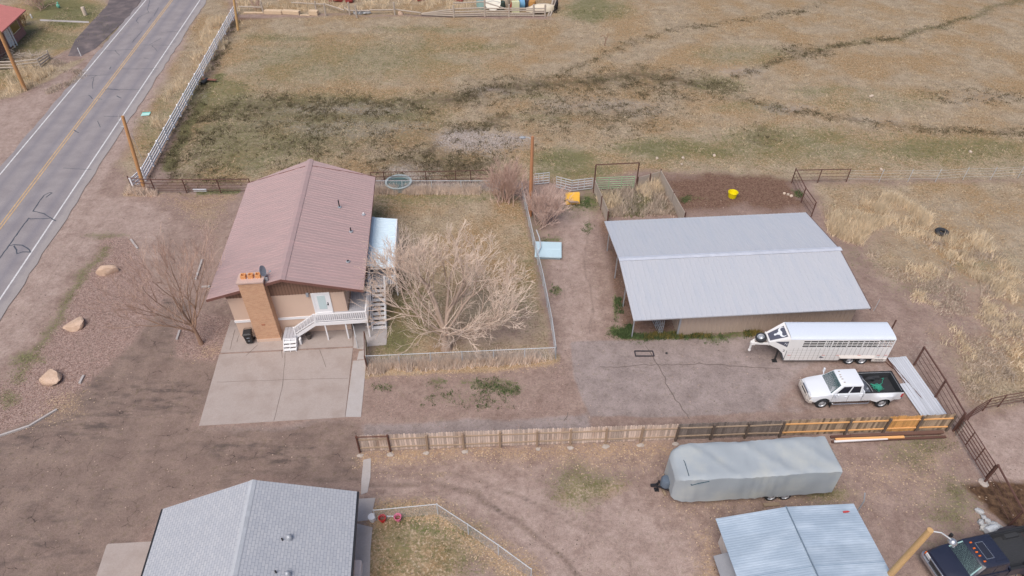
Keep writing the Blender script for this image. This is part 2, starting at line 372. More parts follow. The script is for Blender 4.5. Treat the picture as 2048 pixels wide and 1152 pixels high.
area('litter',[(1340,990),(1700,985),(1700,1010),(1350,1030)],.4,.8); area('litter',[(1680,900),(1900,880),(1930,1000),(1700,1010)],.38,1.5)
# mud bottom right
area('wet',[(1922,978),(1985,964),(2050,962),(2300,975),(2300,1190),(2070,1105),(2005,1050),(1960,1010)],.95,.5,.3)
for e in ((2030,1015,40,14),(2000,1000,25,9),(2045,1040,20,10)): minus('wet',ell(*e),.28,.6,.8)
# weeds
for e in ((885,768,14,7,.8),(870,770,10,8,.7),(1000,768,45,22,.5),(960,770,50,20,.45),(1235,612,6,22,.9),(1245,662,22,12,.95),(1300,672,60,7,.9),(1430,672,110,7,.85),(1112,580,8,8,.9),(870,1065,85,26,.42),(790,1120,30,16,.4),(1380,398,40,10,.4),(770,780,30,10,.5),(1600,990,30,6,.6),(930,800,100,22,.35),(1245,395,14,10,.8),(1165,405,40,16,.5),(1180,455,10,12,.6),(1105,480,26,7,.6),(1600,390,8,6,.8),(1700,832,90,5,.3)):
    area('weed',ell(*e[:4]),e[4],.5,.4)
# slight relief: tussocks in the pasture, ruts, everything else nearly flat
Z=(vnoise(PX,PY,2.2,5,2)-.5)*(.10*np.clip(CH['tan'],0,1)*(1-.5*CH['mud'])+.16*CH['mud']+.02)
Z-=.10*CH['mud']*np.clip(CH['mud']-.5,0,1)
for p in (PADP,): pass
nx,ny=len(GX),len(GY)
ROAD_L=[at(292,0),at(51,288)]; ROAD_R=[at(400,0),at(207,288)]
rd=(ROAD_L[1]-ROAD_L[0]).normalized(); rn=Vector((-rd.y,rd.x,0))   # rd points towards the viewer, rn to the right of the photo
RW=abs((ROAD_R[0]-ROAD_L[0]).dot(rn))
sgn=1 if (ROAD_R[0]-ROAD_L[0]).dot(rn)>0 else -1
def road_pt(s,o,z=0.):
    """s metres along the road from the top of the photo, o metres right of the left edge line"""
    p=ROAD_L[0]+rd*s+rn*sgn*o; return Vector((p.x,p.y,z))
off=(PX-ROAD_L[0].x)*rn.x*sgn+(PY-ROAD_L[0].y)*rn.y*sgn
onroad=(off>-1.1)&(off<RW+1.6)
Z[onroad]=-.03
FLAT=[[(398,855),(438,640),(780,640),(780,700),(735,735),(700,845)],[(700,1010),(760,985),(745,1152),(700,1400)],[(715,905),(745,905),(745,1040),(715,1040)],[(180,1400),(215,1075),(320,1075),(320,1400)],[(100,-60),(260,-60),(200,130),(120,130)],[(70,35),(190,35),(190,52),(70,52)]]
for fpl in FLAT:
    sd_=poly_sd(PX,PY,G(fpl)); Z=np.where(sd_>-.4,np.minimum(Z,-.005),Z)
gme=bpy.data.meshes.new('ground')
gme.vertices.add(nx*ny); gme.vertices.foreach_set('co',np.stack([PX,PY,Z],1).ravel())
ii=np.arange((nx-1)*(ny-1)); r_,c_=ii//(nx-1),ii%(nx-1); q=np.stack([r_*nx+c_,r_*nx+c_+1,(r_+1)*nx+c_+1,(r_+1)*nx+c_],1)
gme.loops.add(q.size); gme.loops.foreach_set('vertex_index',q.ravel()); gme.polygons.add(len(q)); gme.polygons.foreach_set('loop_start',np.arange(len(q))*4)
gme.polygons.foreach_set('use_smooth',np.ones(len(q),bool)); gme.update(calc_edges=True)
for nm,ks in (('mask_a',('tan','green','mud','silt')),('mask_b',('gravel','pad','drive','litter')),('mask_c',('track','soil','wet','weed'))):
    a=gme.color_attributes.new(nm,'FLOAT_COLOR','POINT'); a.data.foreach_set('color',np.clip(np.stack([CH[k] for k in ks],1),0,1).astype(np.float32).ravel())
gm=bpy.data.materials.new('ground_material'); t=NT(gm)
P0=t.n('ShaderNodeNewGeometry').outputs['Position']
nA=t.noise(P0,.16,3); nB=t.noise(P0,.75,4,.6); nC=t.noise(P0,2.6,4,.65); nD=t.noise(P0,7.,3,.6); nE=t.noise(P0,19.,2,.6)
vor=t.n('ShaderNodeTexVoronoi',ins={'Vector':t.n('ShaderNodeVectorMath',operation='ADD',ins={0:P0,1:t.n('ShaderNodeTexNoise',ins={'Vector':P0,'Scale':2.,'Detail':2}).outputs['Color']}).outputs[0],'Scale':3.1}).outputs['Distance']
peb=t.n('ShaderNodeTexVoronoi',ins={'Vector':P0,'Scale':15.}); pebc=t.n('ShaderNodeSeparateColor',ins={0:peb.outputs['Color']}).outputs[0]
crk=t.n('ShaderNodeTexVoronoi',feature='DISTANCE_TO_EDGE',ins={'Vector':t.n('ShaderNodeVectorMath',operation='ADD',ins={0:P0,1:t.n('ShaderNodeVectorMath',operation='SCALE',ins={0:t.n('ShaderNodeTexNoise',ins={'Vector':P0,'Scale':1.2,'Detail':3}).outputs['Color'],'Scale':.9}).outputs[0]}).outputs[0],'Scale':.55}).outputs['Distance']
M_={}
for nm,ks in (('mask_a',('tan','green','mud')),('mask_b',('gravel','pad','drive')),('mask_c',('track','soil','wet'))):
    a=t.n('ShaderNodeVertexColor',layer_name=nm); sp=t.n('ShaderNodeSeparateColor',ins={0:a.outputs[0]})
    for i,k in enumerate(ks): M_[k]=sp.outputs[i]
    M_[{'mask_a':'silt','mask_b':'litter','mask_c':'weed'}[nm]]=a.outputs[1]
def fac(k,nz,amp=1.,soft=.35,bias=0.):
    d=t.math('MULTIPLY_ADD',t.math('SUBTRACT',nz,.5),amp,M_[k])
    return t.math('MULTIPLY_ADD',t.math('SUBTRACT',d,.5-bias),1/soft,.5,clamp=True)
mixn=t.math('ADD',t.math('MULTIPLY',nB,.5),t.math('MULTIPLY',nC,.5))
mixf=t.math('ADD',t.math('MULTIPLY',nC,.45),t.math('MULTIPLY',nD,.55))
K=lambda *c: srgb(*c)
def two(n,a,b,lo=.38,hi=.62): return t.mix(t.ramp(n,lo,hi),a,b)
col=two(mixn,K(140,119,110),K(168,147,137))                                        # dirt
col=t.mix(fac('soil',mixn,.9),col,two(mixf,K(100,76,64),K(138,111,96)))
col=t.mix(t.math('MULTIPLY',fac('track',mixn,.9,.5),.9),col,two(mixn,K(156,136,127),K(182,162,153)))
gcol=t.mix(t.ramp(pebc,.1,.9),K(136,112,103),K(178,154,145)); gcol=t.mix(t.math('MULTIPLY',t.ramp(mixn,.4,.65),.45),gcol,K(150,130,122))
col=t.mix(fac('gravel',mixn,.7,.3),col,gcol)
pcol=two(nB,K(147,134,130),K(165,151,147)); 
col=t.mix(fac('pad',mixn,.6,.25),col,pcol)
dcol=two(nB,K(128,110,102),K(148,129,119),.3,.68); dcol=t.mix(t.math('MULTIPLY',t.math('MULTIPLY',t.ramp(t.noise(t.scale(P0,.55,1.5,1),1.4,4,.6),.46,.64),t.ramp(t.noise(t.scale(P0,.5,1.4,1),.17,3),.44,.6)),.75),dcol,K(88,79,76))
dcr=t.math('MULTIPLY',t.ramp(crk,.022,.004),t.ramp(nB,.42,.58)); dcol=t.mix(t.math('MULTIPLY',dcr,.45),dcol,K(150,130,116))
dcr2=t.math('MULTIPLY',t.ramp(crk,.012,.002),t.ramp(nB,.52,.4)); dcol=t.mix(t.math('MULTIPLY',dcr2,.8),dcol,K(60,54,52))
col=t.mix(fac('drive',mixn,.5,.25),col,dcol)
tcol=two(mixn,K(144,127,106),K(190,172,148),.36,.64); tcol=t.mix(t.math('MULTIPLY',t.ramp(nA,.43,.6),.75),tcol,K(160,130,92))
tcol=t.mix(t.math('MULTIPLY',t.ramp(nC,.5,.66),.6),tcol,K(112,104,78))
tcol=t.mix(t.math('MULTIPLY',t.ramp(nD,.53,.68),.75),tcol,K(94,81,66)); tcol=t.mix(t.math('MULTIPLY',t.ramp(nD,.46,.3),.75),tcol,K(212,196,172))
col=t.mix(fac('tan',mixf,1.,.4),col,tcol)
grc=two(nD,K(84,88,56),K(128,127,88))
col=t.mix(t.math('MULTIPLY',fac('green',mixf,1.7,.45,.08),.85),col,grc)
mudn=t.math('ADD',t.math('MULTIPLY',vor,-.55),t.math('ADD',t.math('MULTIPLY_ADD',nC,.55,.28),t.math('MULTIPLY',nD,.5)))
col=t.mix(t.math('MULTIPLY',fac('mud',mudn,1.4,.9,-.02),.76),col,t.mix(t.ramp(mixn,.42,.58),two(nD,K(58,49,42),K(100,85,72)),two(nD,K(62,58,38),K(112,104,72))))
col=t.mix(t.math('MULTIPLY',fac('silt',mixf,1.3,.4),.8),col,two(nD,K(140,128,122),K(190,180,174)))
lit=t.math('MULTIPLY',M_['litter'],1.)
lcol=t.mix(pebc,K(150,122,92),K(190,162,130))
col=t.mix(t.math('MULTIPLY',t.math('MULTIPLY',t.ramp(pebc,.35,.5),t.ramp(t.math('MULTIPLY_ADD',t.math('SUBTRACT',mixn,.5),1.2,M_['litter']),.25,.7)),.85),col,lcol)
col=t.mix(fac('wet',mixn,1.1,.3),col,two(nC,K(70,52,40),K(112,88,68)))
col=t.mix(t.math('MULTIPLY',fac('weed',mixf,1.5,.3),.85),col,two(nD,K(64,80,44),K(104,114,66)))
# grain
gr=t.math('ADD',t.math('MULTIPLY',t.math('SUBTRACT',nE,.5),.85),t.math('MULTIPLY',t.math('SUBTRACT',nD,.5),.5))
col=t.n('ShaderNodeVectorMath',operation='SCALE',ins={0:col,'Scale':t.math('ADD',gr,.91)}).outputs[0]
rough=t.math('SUBTRACT',.95,t.math('MULTIPLY',fac('wet',mixn,1.1,.3),.35))
bmp=t.n('ShaderNodeBump',ins={'Height':t.math('ADD',t.math('MULTIPLY',nD,.6),t.math('MULTIPLY',nE,.4)),'Strength':.5,'Distance':.06}).outputs[0]
bs=t.n('ShaderNodeBsdfPrincipled',ins={'Base Color':col,'Roughness':rough,'Specular IOR Level':.15,'Normal':bmp})
t.nt.links.new(bs.outputs[0],t.n('ShaderNodeOutputMaterial').inputs[0])
gme.materials.append(gm); go=bpy.data.objects.new('ground',gme); COL.objects.link(go); tag(go,kind='structure')
# ================================================================ road and paved sheets
def mask_at(ch,x,y):
    ix=np.clip(np.searchsorted(GX,x),0,nx-1); iy=np.clip(np.searchsorted(GY,y),0,ny-1)
    return CH[ch].reshape(ny,nx)[iy,ix]
def z_at(x,y):
    ix=np.clip(np.searchsorted(GX,x),0,nx-1); iy=np.clip(np.searchsorted(GY,y),0,ny-1)
    return Z.reshape(ny,nx)[iy,ix]
rm=bpy.data.materials.new('road_asphalt'); t=NT(rm)
uv=t.n('ShaderNodeUVMap',uv_map='UVMap').outputs[0]; ux=t.n('ShaderNodeSeparateXYZ',ins={0:uv})
P0=t.n('ShaderNodeNewGeometry').outputs['Position']
n1=t.noise(P0,.6,4); n2=t.noise(P0,22,2); n3=t.noise(t.scale(uv,1.2,.06,1),1.,3)
o_=ux.outputs[0]
def bump_at(c,wd): return t.math('SUBTRACT',1.,t.math('DIVIDE',t.math('ABSOLUTE',t.math('SUBTRACT',o_,c)),wd),clamp=True)
tr=None
for c in (.85,2.75,4.55,6.5):
    b=bump_at(c*RW/7.4,.62); tr=b if tr is None else t.math('MAXIMUM',tr,b)
c0=t.mix(t.ramp(n1,.35,.65),K(140,134,136),K(152,146,147)); c0=t.mix(t.math('MULTIPLY',t.math('SMOOTH_MIN',tr,1.,.2),t.math('MULTIPLY_ADD',n3,.6,.25)),c0,K(124,121,129))
edge=t.ramp(t.math('ADD',o_,t.math('MULTIPLY',n1,.5)),RW+.55,RW+.8); c0=t.mix(t.math('MULTIPLY',edge,.6),c0,K(162,155,152))
c0=t.n('ShaderNodeVectorMath',operation='SCALE',ins={0:c0,'Scale':t.math('MULTIPLY_ADD',t.math('SUBTRACT',n2,.5),.55,1.)}).outputs[0]
bs=t.n('ShaderNodeBsdfPrincipled',ins={'Base Color':c0,'Roughness':.9,'Specular IOR Level':.2})
t.nt.links.new(bs.outputs[0],t.n('ShaderNodeOutputMaterial').inputs[0])
def road_strip(name,o0,o1,z,m,s0=-180,s1=120,jit=0,step=2.,uvs=False):
    mb=MB(); ss=np.arange(s0,s1+.1,step); vs=[]
    for s in ss:
        a=o0+(random.uniform(-jit,jit) if jit else 0); b=o1+(random.uniform(-jit,jit) if jit else 0)
        vs+=[road_pt(s,a,z),road_pt(s,b,z)]
    fs=[(2*i,2*i+1,2*i+3,2*i+2) for i in range(len(ss)-1)]; mb.add(vs,fs)
    if uvs:
        mb.uv=[]
        for f in fs:
            for k in f:
                p=vs[k]-ROAD_L[0]; mb.uv.append((p.dot(rn)*sgn,p.dot(rd)))
    return struct(name,mb,m,fix=False)
road_strip('road',-.55,RW+1.0,.012,rm,jit=.12,step=1.2,uvs=True)
mw=mat('road_paint_white',K(206,205,206),.8,var=.35,scale=3,fine=.4,fscale=12,bump=0)
my=mat('road_paint_yellow',K(190,160,122),.8,var=.3,scale=2,fine=.3,fscale=12,bump=0)
ms=mat('crack_sealant',K(74,80,90),.6,var=.2,bump=0)
road_strip('edge_line',-.05,.08,.018,mw); road_strip('edge_line',RW-.06,RW+.07,.018,mw)
ctr=abs((at(342,0)-ROAD_L[0]).dot(rn))+.12
road_strip('centre_line',ctr-.19,ctr-.07,.018,my); road_strip('centre_line',ctr+.07,ctr+.19,.018,my)
def ribbon(pts,w,z,jit=.0,close=False):
    mb=MB(); P=[Vector((p[0],p[1],0)) for p in pts]; vs=[]; fs=[]
    Q=[]
    for i in range(len(P)-1):
        k=max(2,int((P[i+1]-P[i]).length/.35))
        for j in range(k): Q.append(P[i].lerp(P[i+1],j/k)+Vector((random.uniform(-jit,jit),random.uniform(-jit,jit),0)))
    Q.append(P[-1])
    for i,p in enumerate(Q):
        d=(Q[min(i+1,len(Q)-1)]-Q[max(i-1,0)]).normalized(); nn=Vector((-d.y,d.x,0)); ww=w*random.uniform(.75,1.25)
        vs+=[p+nn*ww/2+Vector((0,0,z)),p-nn*ww/2+Vector((0,0,z))]
    return mb.add(vs,[(2*i,2*i+1,2*i+3,2*i+2) for i in range(len(Q)-1)])
CR=MB(); Zr=.019
for k,pts in enumerate([[(25,243*0+388),(0,0)]][:0]+[
  [(300,0),(295,20),(298,25),(277,35),(273,42),(277,47)],[(317,15),(308,32)],[(302,38),(296,46)],[(284,63),(264,85)],[(321,65),(360,63)],[(277,90),(345,91)],[(323,76),(299,90)],[(304,91),(315,103)],[(207,102),(267,99)],[(230,101),(239,111)],[(287,116),(298,118)],[(243,138),(318,138)],[(167,152),(220,150)],[(193,151),(182,157)],[(188,155),(185,170),(186,178)],[(210,179),(280,179)],[(214,177),(240,181)],[(196,198),(205,199)],[(208,233),(243,233)],[(195,242),(201,255)],[(127,336),(150,338),(183,339)],
  [(0,517),(17,492),(33,470),(58,436),(62,438),(100,437)],[(66,422),(88,391),(100,385),(105,386),(92,395)],[(66,422),(88,428),(112,442)],[(17,492),(28,490),(45,491),(60,500),(62,505),(45,504),(34,508),(33,500),(28,492)],[(222,134),(219,139)],[(148,260),(158,266)],[(178,190),(185,198)],[(233,192),(243,197)]]):
    CR.merge(ribbon([at(u,v) for u,v in pts],.09 if k>20 else .055,Zr+.0006*(k%5),.03))
struct('crack_seal',CR,ms,fix=False)
# paved sheets
mconc=mat('concrete',K(170,158,152),.9,var=.12,scale=.8,fine=.14,fscale=16,bump=.1,col2=K(154,141,134))
mconc2=mat('concrete_light',K(178,172,170),.9,var=.12,scale=1.,fine=.14,fscale=16,bump=.1,col2=K(166,158,154))
mcrk=mat('crack_dark',K(112,101,96),.95,bump=0)
def slab(name,px,z0,z1,m,jit=0):
    P=[at(u,v) for u,v in px]; mb=MB(); mb.prism([(p.x,p.y) for p in P],z0,z1); return struct(name,mb,m)
slab('driveway',[(398,852),(439,709),(706,696),(690,835)],-.05,.03,mconc)
slab('driveway',[(441,706),(462,640),(560,655),(704,646),(706,693)],-.05,.03,mconc)
slab('walkway',[(691,834),(706,722),(733,720),(722,834)],-.05,.025,mconc2)
slab('walkway',[(707,696),(708,648),(775,645),(773,690),(735,693),(733,700)],-.05,.035,mconc2)
slab('walkway',[(714,720),(718,703),(731,700),(733,718)],-.05,.02,mconc2)
slab('path',[(723,960),(727,920),(742,917),(741,955),(735,985),(722,990)],-.05,.03,mconc2)
slab('path',[(705,1022),(716,998),(751,996),(745,1022),(744,1040),(705,1044)],-.05,.025,mconc2)
slab('path',[(703,1055),(715,1048),(745,1055),(741,1100),(738,1200),(700,1200)],-.05,.03,mconc2)
slab('driveway',[(192,1156),(213,1092),(217,1088),(330,1082),(330,1200),(175,1200)],-.05,.03,mconc)
slab('sidewalk',[(80,42),(80,39),(178,43),(178,46)],-.05,.03,mconc2)
dm=mat('apron_asphalt',K(98,90,92),.9,var=.25,scale=.6,fine=.25,fscale=14,bump=.2,col2=K(122,110,108))
slab('side_road',[(136,112),(150,80),(185,42),(215,10),(236,-60),(330,-60),(258,32),(190,98),(160,113)],-.05,.010,dm)
CK=MB()
for pts,wd in (([(571,706),(566,770),(548,842)],.03),([(434,765),(570,760),(696,757)],.022),([(640,700),(652,735)],.03),([(470,660),(460,700)],.03),([(563,700),(565,716)],.03),([(492,712),(516,690)],.03),([(478,672),(474,685)],.03)):
    CK.merge(ribbon([at(u,v) for u,v in pts],wd,.034,.02))
for pts,wd in (([(1290,690),(1320,740),(1345,790),(1378,838)],.05),([(1200,735),(1300,730),(1400,728),(1560,738)],.035),([(1128,842),(1136,825)],.04)):
    CK.merge(ribbon([at(u,v) for u,v in pts],wd,.03,.09))
struct('pavement_crack',CK,mcrk,fix=False)
KB=MB()
for pts in ([(-60,893),(0,873),(60,853),(115,820)],):
    P=[at(u,v) for u,v in pts]
    for a,b in zip(P[:-1],P[1:]): KB.beam(a+Vector((0,0,.05)),b+Vector((0,0,.05)),.12,.14)
struct('kerb_edging',KB,mconc2)
KB=MB()
for a,b in (((160,768),(168,752)),((262,480),(276,498)),((404,575),(420,574)),((392,560),(405,520)),((354,680),(360,662))):
    KB.beam(at(*a)+Vector((0,0,.05)),at(*b)+Vector((0,0,.05)),.14,.12)
struct('kerb_edging',KB,mconc2)
# ================================================================ shared building helpers
def ribbed(mb,e0,e1,r1,r0,sp,rw,rh,thick=.06,wave=False):
    """sheet-metal slope: eave e0->e1, ridge r0->r1, ribs run from eave to ridge"""
    e0,e1,r0,r1=[Vector(p) for p in (e0,e1,r0,r1)]
    L=(e1-e0).length; nrm=(e1-e0).cross(r0-e0).normalized()
    if nrm.z<0: nrm=-nrm
    prof=[]; k=max(1,round(L/sp)); s=L/k
    for i in range(k):
        if wave: prof+=[(i*s,0),(i*s+s*.25,rh),(i*s+s*.5,rh),(i*s+s*.75,0)]
        else: prof+=[(i*s,0),(i*s+s*.5-rw,0),(i*s+s*.5-rw*.5,rh),(i*s+s*.5+rw*.5,rh),(i*s+s*.5+rw,0)]
    prof.append((L,0)); vs=[]
    for x,h in prof:
        a=e0.lerp(e1,x/L)+nrm*h; b=r0.lerp(r1,x/L)+nrm*h; vs+=[a,b]
    mb.add(vs,[(2*i,2*i+2,2*i+3,2*i+1) for i in range(len(prof)-1)])
    q=[e0-nrm*.012,e1-nrm*.012,r1-nrm*.012,r0-nrm*.012]; b=[p-nrm*thick for p in q]
    mb.add(q+b,[(0,1,2,3),(7,6,5,4),(0,4,5,1),(1,5,6,2),(2,6,7,3),(3,7,4,0)])
    return mb
def uvplane(mb,a,b,c,d):
    """planar uv in metres for a quad a,b,c,d (u along ab, v along ad)"""
    a,b,c,d=[Vector(p) for p in (a,b,c,d)]; u=(b-a).normalized(); v=(d-a)-(d-a).dot(u)*u; v.normalize()
    mb.quad(a,b,c,d)
    if mb.uv is None: mb.uv=[]
    for p in (a,b,c,d): mb.uv.append(((p-a).dot(u),(p-a).dot(v)))
def brick_mat(name,c1,c2,mort,bw,bh,ms=.008,rough=.85,off=.5,bump=.3,axis='xz',uv=False,var=.2,bias=0.):
    m=bpy.data.materials.new(name); t=NT(m)
    if uv: v=t.n('ShaderNodeUVMap',uv_map='UVMap').outputs[0]
    else:
        o=t.n('ShaderNodeTexCoord').outputs['Object']; s=t.n('ShaderNodeSeparateXYZ',ins={0:o})
        v=t.n('ShaderNodeCombineXYZ',ins={0:t.math('ADD',s.outputs[0],s.outputs[1]),1:s.outputs[2]}).outputs[0]
    b=t.n('ShaderNodeTexBrick',offset=off,ins={'Vector':v,'Color1':(*c1,1),'Color2':(*c2,1),'Mortar':(*mort,1),'Scale':1.,'Mortar Size':ms,'Brick Width':bw,'Row Height':bh,'Bias':bias,'Mortar Smooth':.1})
    n=t.noise(v,1.2,4); n2=t.noise(v,30,2)
    f=t.math('ADD',t.math('MULTIPLY_ADD',t.math('SUBTRACT',n,.5),var*2,1.),t.math('MULTIPLY',t.math('SUBTRACT',n2,.5),.25))
    c=t.n('ShaderNodeVectorMath',operation='SCALE',ins={0:b.outputs[0],'Scale':f}).outputs[0]
    bn=t.n('ShaderNodeBump',ins={'Height':t.math('SUBTRACT',1.,b.outputs[1]),'Strength':bump,'Distance':.01}).outputs[0]
    p=t.n('ShaderNodeBsdfPrincipled',ins={'Base Color':c,'Roughness':rough,'Normal':bn,'Specular IOR Level':.3})
    t.nt.links.new(p.outputs[0],t.n('ShaderNodeOutputMaterial').inputs[0]); return m
# materials
m_roofbrown=mat('brown_metal_roof',K(172,148,146),.5,stretch=(1,6,1),var=.09,scale=.5,fine=.03,fscale=9,bump=0,spec=.45,col2=K(177,149,147))
m_brownfascia=mat('brown_fascia',K(120,84,76),.6,bump=0)
m_stucco=mat('tan_stucco',K(208,182,164),.95,var=.06,scale=.7,fine=.08,fscale=50,bump=.2)
m_gable=mat('brown_gable_wood',K(136,106,90),.85,var=.12,scale=2,stretch=(9,1,.6),fine=.12,fscale=30,tint=.5)
m_white=mat('white_paint',K(232,232,234),.6,var=.04,fine=.04,bump=0)
m_greydeck=mat('grey_deck_board',K(176,176,182),.75,var=.1,stretch=(1,6,1),fine=.1)
m_glass=mat('pale_window_glass',K(196,214,216),.12,var=.05,bump=0,spec=.6)
m_darkglass=mat('dark_window_glass',K(46,48,58),.08,var=.1,bump=0,spec=.6)
m_brick=brick_mat('orange_brick',K(206,162,128),K(192,144,112),K(196,172,152),.22,.075,.008,var=.1,bump=.25)
m_stone=mat('pink_cap_stone',K(196,170,160),.9,var=.1)
m_terra=mat('terracotta',K(222,160,108),.8,var=.1)
m_black=mat('black_plastic',K(48,48,50),.5,var=.1,bump=0)
m_blackmetal=mat('black_metal',K(40,40,44),.5,var=.1,bump=0)
m_grey=mat('grey_plastic',K(150,156,164),.5,var=.06,bump=0)
m_galv=mat('galvanised_steel',K(176,180,186),.45,metal=.3,var=.1,bump=0)
m_rust=mat('rusty_pipe',K(104,72,62),.8,var=.2,fine=.2,bump=.1)
m_blueroof=mat('pale_blue_metal',K(214,232,243),.4,var=.06,scale=.7,bump=0)
m_wood=mat('weathered_board',K(150,132,112),.9,var=.14,scale=2,fine=.16,fscale=30,tint=.55)
m_rubber=mat('black_rubber',K(52,54,58),.85,var=.12,bump=0)
# ================================================================ main house
HZ=R(5.3); HO=Vector((-18.79,33.1,0))
house=thing('house','two storey tan stucco house with brown ribbed metal roof and brick chimney','house',HO,HZ)
HM=wm(house); HI=HM.inverted()
XR,ZE,ZR=3.97,4.0,5.35; X0,X1,Y0,Y1=-1.07,9.01,-.52,13.3; SL=(ZR-ZE)/5.04
def rz_(x): return ZR-SL*abs(x-XR)
mb=MB(); mb.box(0,7.6,0,12.7,-.1,3.6); wall=part('wall',mb,m_stucco,house)
for yy in (12.6,-.02):
    mb=MB()
    pts=[(-.05,yy,3.58),(-.05,yy,rz_(-.05)-.1),(XR,yy,ZR-.1),(7.65,yy,rz_(7.65)-.1),(7.65,yy,3.58)]
    mb.extr(pts,(0,.12,0))
for i in range(38):
    x=.05+i*.2
    mb.box(x,x+.03,-.045,-.02,3.58,rz_(x)-.12,-.35)
part('gable_panel',mb,m_gable,house)
mb=MB(); mb.box(-.04,1.26,-.05,0,1.36,1.56); part('trim_band',mb,m_white,house); mb=MB(); mb.box(2.87,7.64,-.05,0,1.36,1.56); part('trim_band',mb,m_white,house)
mb=MB()
ribbed(mb,(X0,Y0,ZE),(X0,Y1,ZE),(XR,Y1+.9,ZR),(XR,Y0,ZR),.28,.03,.02); 
roof=part('roof',mb,m_roofbrown,house)
mb=MB(); ribbed(mb,(X1,Y0,rz_(X1)),(X1,Y1,rz_(X1)),(XR,Y1+.9,ZR),(XR,Y0,ZR),.28,.03,.02); part('roof',mb,m_roofbrown,house)
mb=MB(); w_=.26
for sx in (-1,1):
    a=[(XR,Y0-.02,ZR+.065),(XR,Y1+.92,ZR+.065),(XR+sx*w_,Y1+.88,ZR+.045-SL*w_),(XR+sx*w_,Y0-.02,ZR+.045-SL*w_)]
    mb.extr(a,(0,0,-.03))
part('ridge_cap',mb,m_roofbrown,roof)
for yy in (Y0-.03,Y1):
    mb=MB(); mb.extr([(X0,yy,rz_(X0)+.035),(XR,yy,ZR+.035),(X1,yy,rz_(X1)+.035),(X1,yy,rz_(X1)-.16),(XR,yy,ZR-.16),(X0,yy,rz_(X0)-.16)],(0,.03,0)); part('fascia',mb,m_brownfascia,house)
mb=MB()
mb.box(X0-.02,X0+.02,Y0,Y1,ZE-.14,ZE-.02); part('gutter',mb,m_brownfascia,house); mb=MB(); mb.box(X1-.02,X1+.02,Y0,Y1,rz_(X1)-.14,rz_(X1)-.02); part('gutter',mb,m_brownfascia,house)
# front door with frame, glass and handle
DX=5.55
mb=MB(); mb.box(DX-.12,DX,-.07,.02,1.84,3.62); mb.box(DX+.98,DX+1.1,-.07,.02,1.84,3.62); mb.box(DX,DX+.98,-.07,.02,3.5,3.62); mb.box(DX-.12,DX+1.1,-.09,.02,1.78,1.86); 
door=part('door',(lambda b:b.box(DX+.0,DX+.98,-.045,.01,1.86,3.5))(MB()),m_white,house)
part('door_frame',mb,m_white,door); part('door_glass',(lambda b:b.box(DX+.24,DX+.76,-.058,-.04,2.15,3.35))(MB()),m_glass,door)
mb=MB(); mb.box(DX+.84,DX+.9,-.06,-.045,2.48,2.74); mb.box(DX+.8,DX+.9,-.1,-.058,2.52,2.56); part('door_handle',mb,m_blackmetal,door)
mb=MB(); mb.box(5.15,5.32,-.18,-.02,3.55,3.68); mb.lathe([(.05,0),(.09,-.1),(.02,-.12)],10,(5.23,-.13,3.55)); part('porch_light',mb,m_grey,house)
# chimney
mb=MB(); mb.box(1.28,2.85,-.66,.28,.28,5.3); chim=part('chimney',mb,m_brick,house)
mb=MB(); mb.box(1.26,2.87,-.69,.0,-.05,.28); part('chimney_base',mb,m_stucco,chim)
mb=MB(); mb.box(1.22,2.91,-.72,.3,5.3,5.44); part('chimney_cap',mb,m_stone,chim,bevel=.02)
for x in (1.62,2.08,2.54):
    mb=MB(); s=.155
    for a,b,c,d in ((x-s,x+s,-.36,-.31),(x-s,x+s,-.1,-.05),(x-s,x-s+.05,-.31,-.1),(x+s-.05,x+s,-.31,-.1)): mb.box(a,b,c,d,5.44,5.70)
    mb.box(x-s+.05,x+s-.05,-.31,-.1,5.44,5.54,-.9)
    part('flue_pot',mb,m_terra,chim)
mb=MB(); mb.box(1.9,2.14,-.675,-.655,1.55,1.7); part('cleanout_door',mb,mat('brick_red_metal',K(176,120,92),.7),chim)
# roof vents
def onroof(u,v):
    p=HI@at(u,v,4.6)
    for _ in range(4): p=HI@at(u,v,rz_(p.x)+.02)
    return p
for (u,v,r,h,m) in ((679,414,.045,.62,m_black),(702,463,.045,.34,m_black),(696,523,.07,.1,m_black),(727,429,.06,.14,m_white)):
    p=onroof(u,v); mb=MB(); mb.tube([p,p+Vector((0,0,h))],r,10)
    vp=part('vent_pipe',mb,m,roof); 
    mb=MB(); mb.lathe([(.0,-.02),(.15,-.01),(.13,.035),(.0,.05)],14,p); part('vent_collar',mb,m_grey,roof)
# windows on the side walls
for y in (2.2,6.2,9.6):
    mb=MB(); mb.box(-.05,.0,y,y+1.4,2.2,3.3); wf=part('window',mb,m_white,house); part('pane',(lambda b:b.box(-.06,-.04,y+.08,y+1.32,2.28,3.22))(MB()),m_darkglass,wf)
for y in (5.,8.2,):
    mb=MB(); mb.box(7.6,7.65,y,y+1.5,1.85,3.4); wf=part('window',mb,m_white,house); part('pane',(lambda b:b.box(7.64,7.66,y+.08,y+1.42,1.95,3.32))(MB()),m_darkglass,wf)
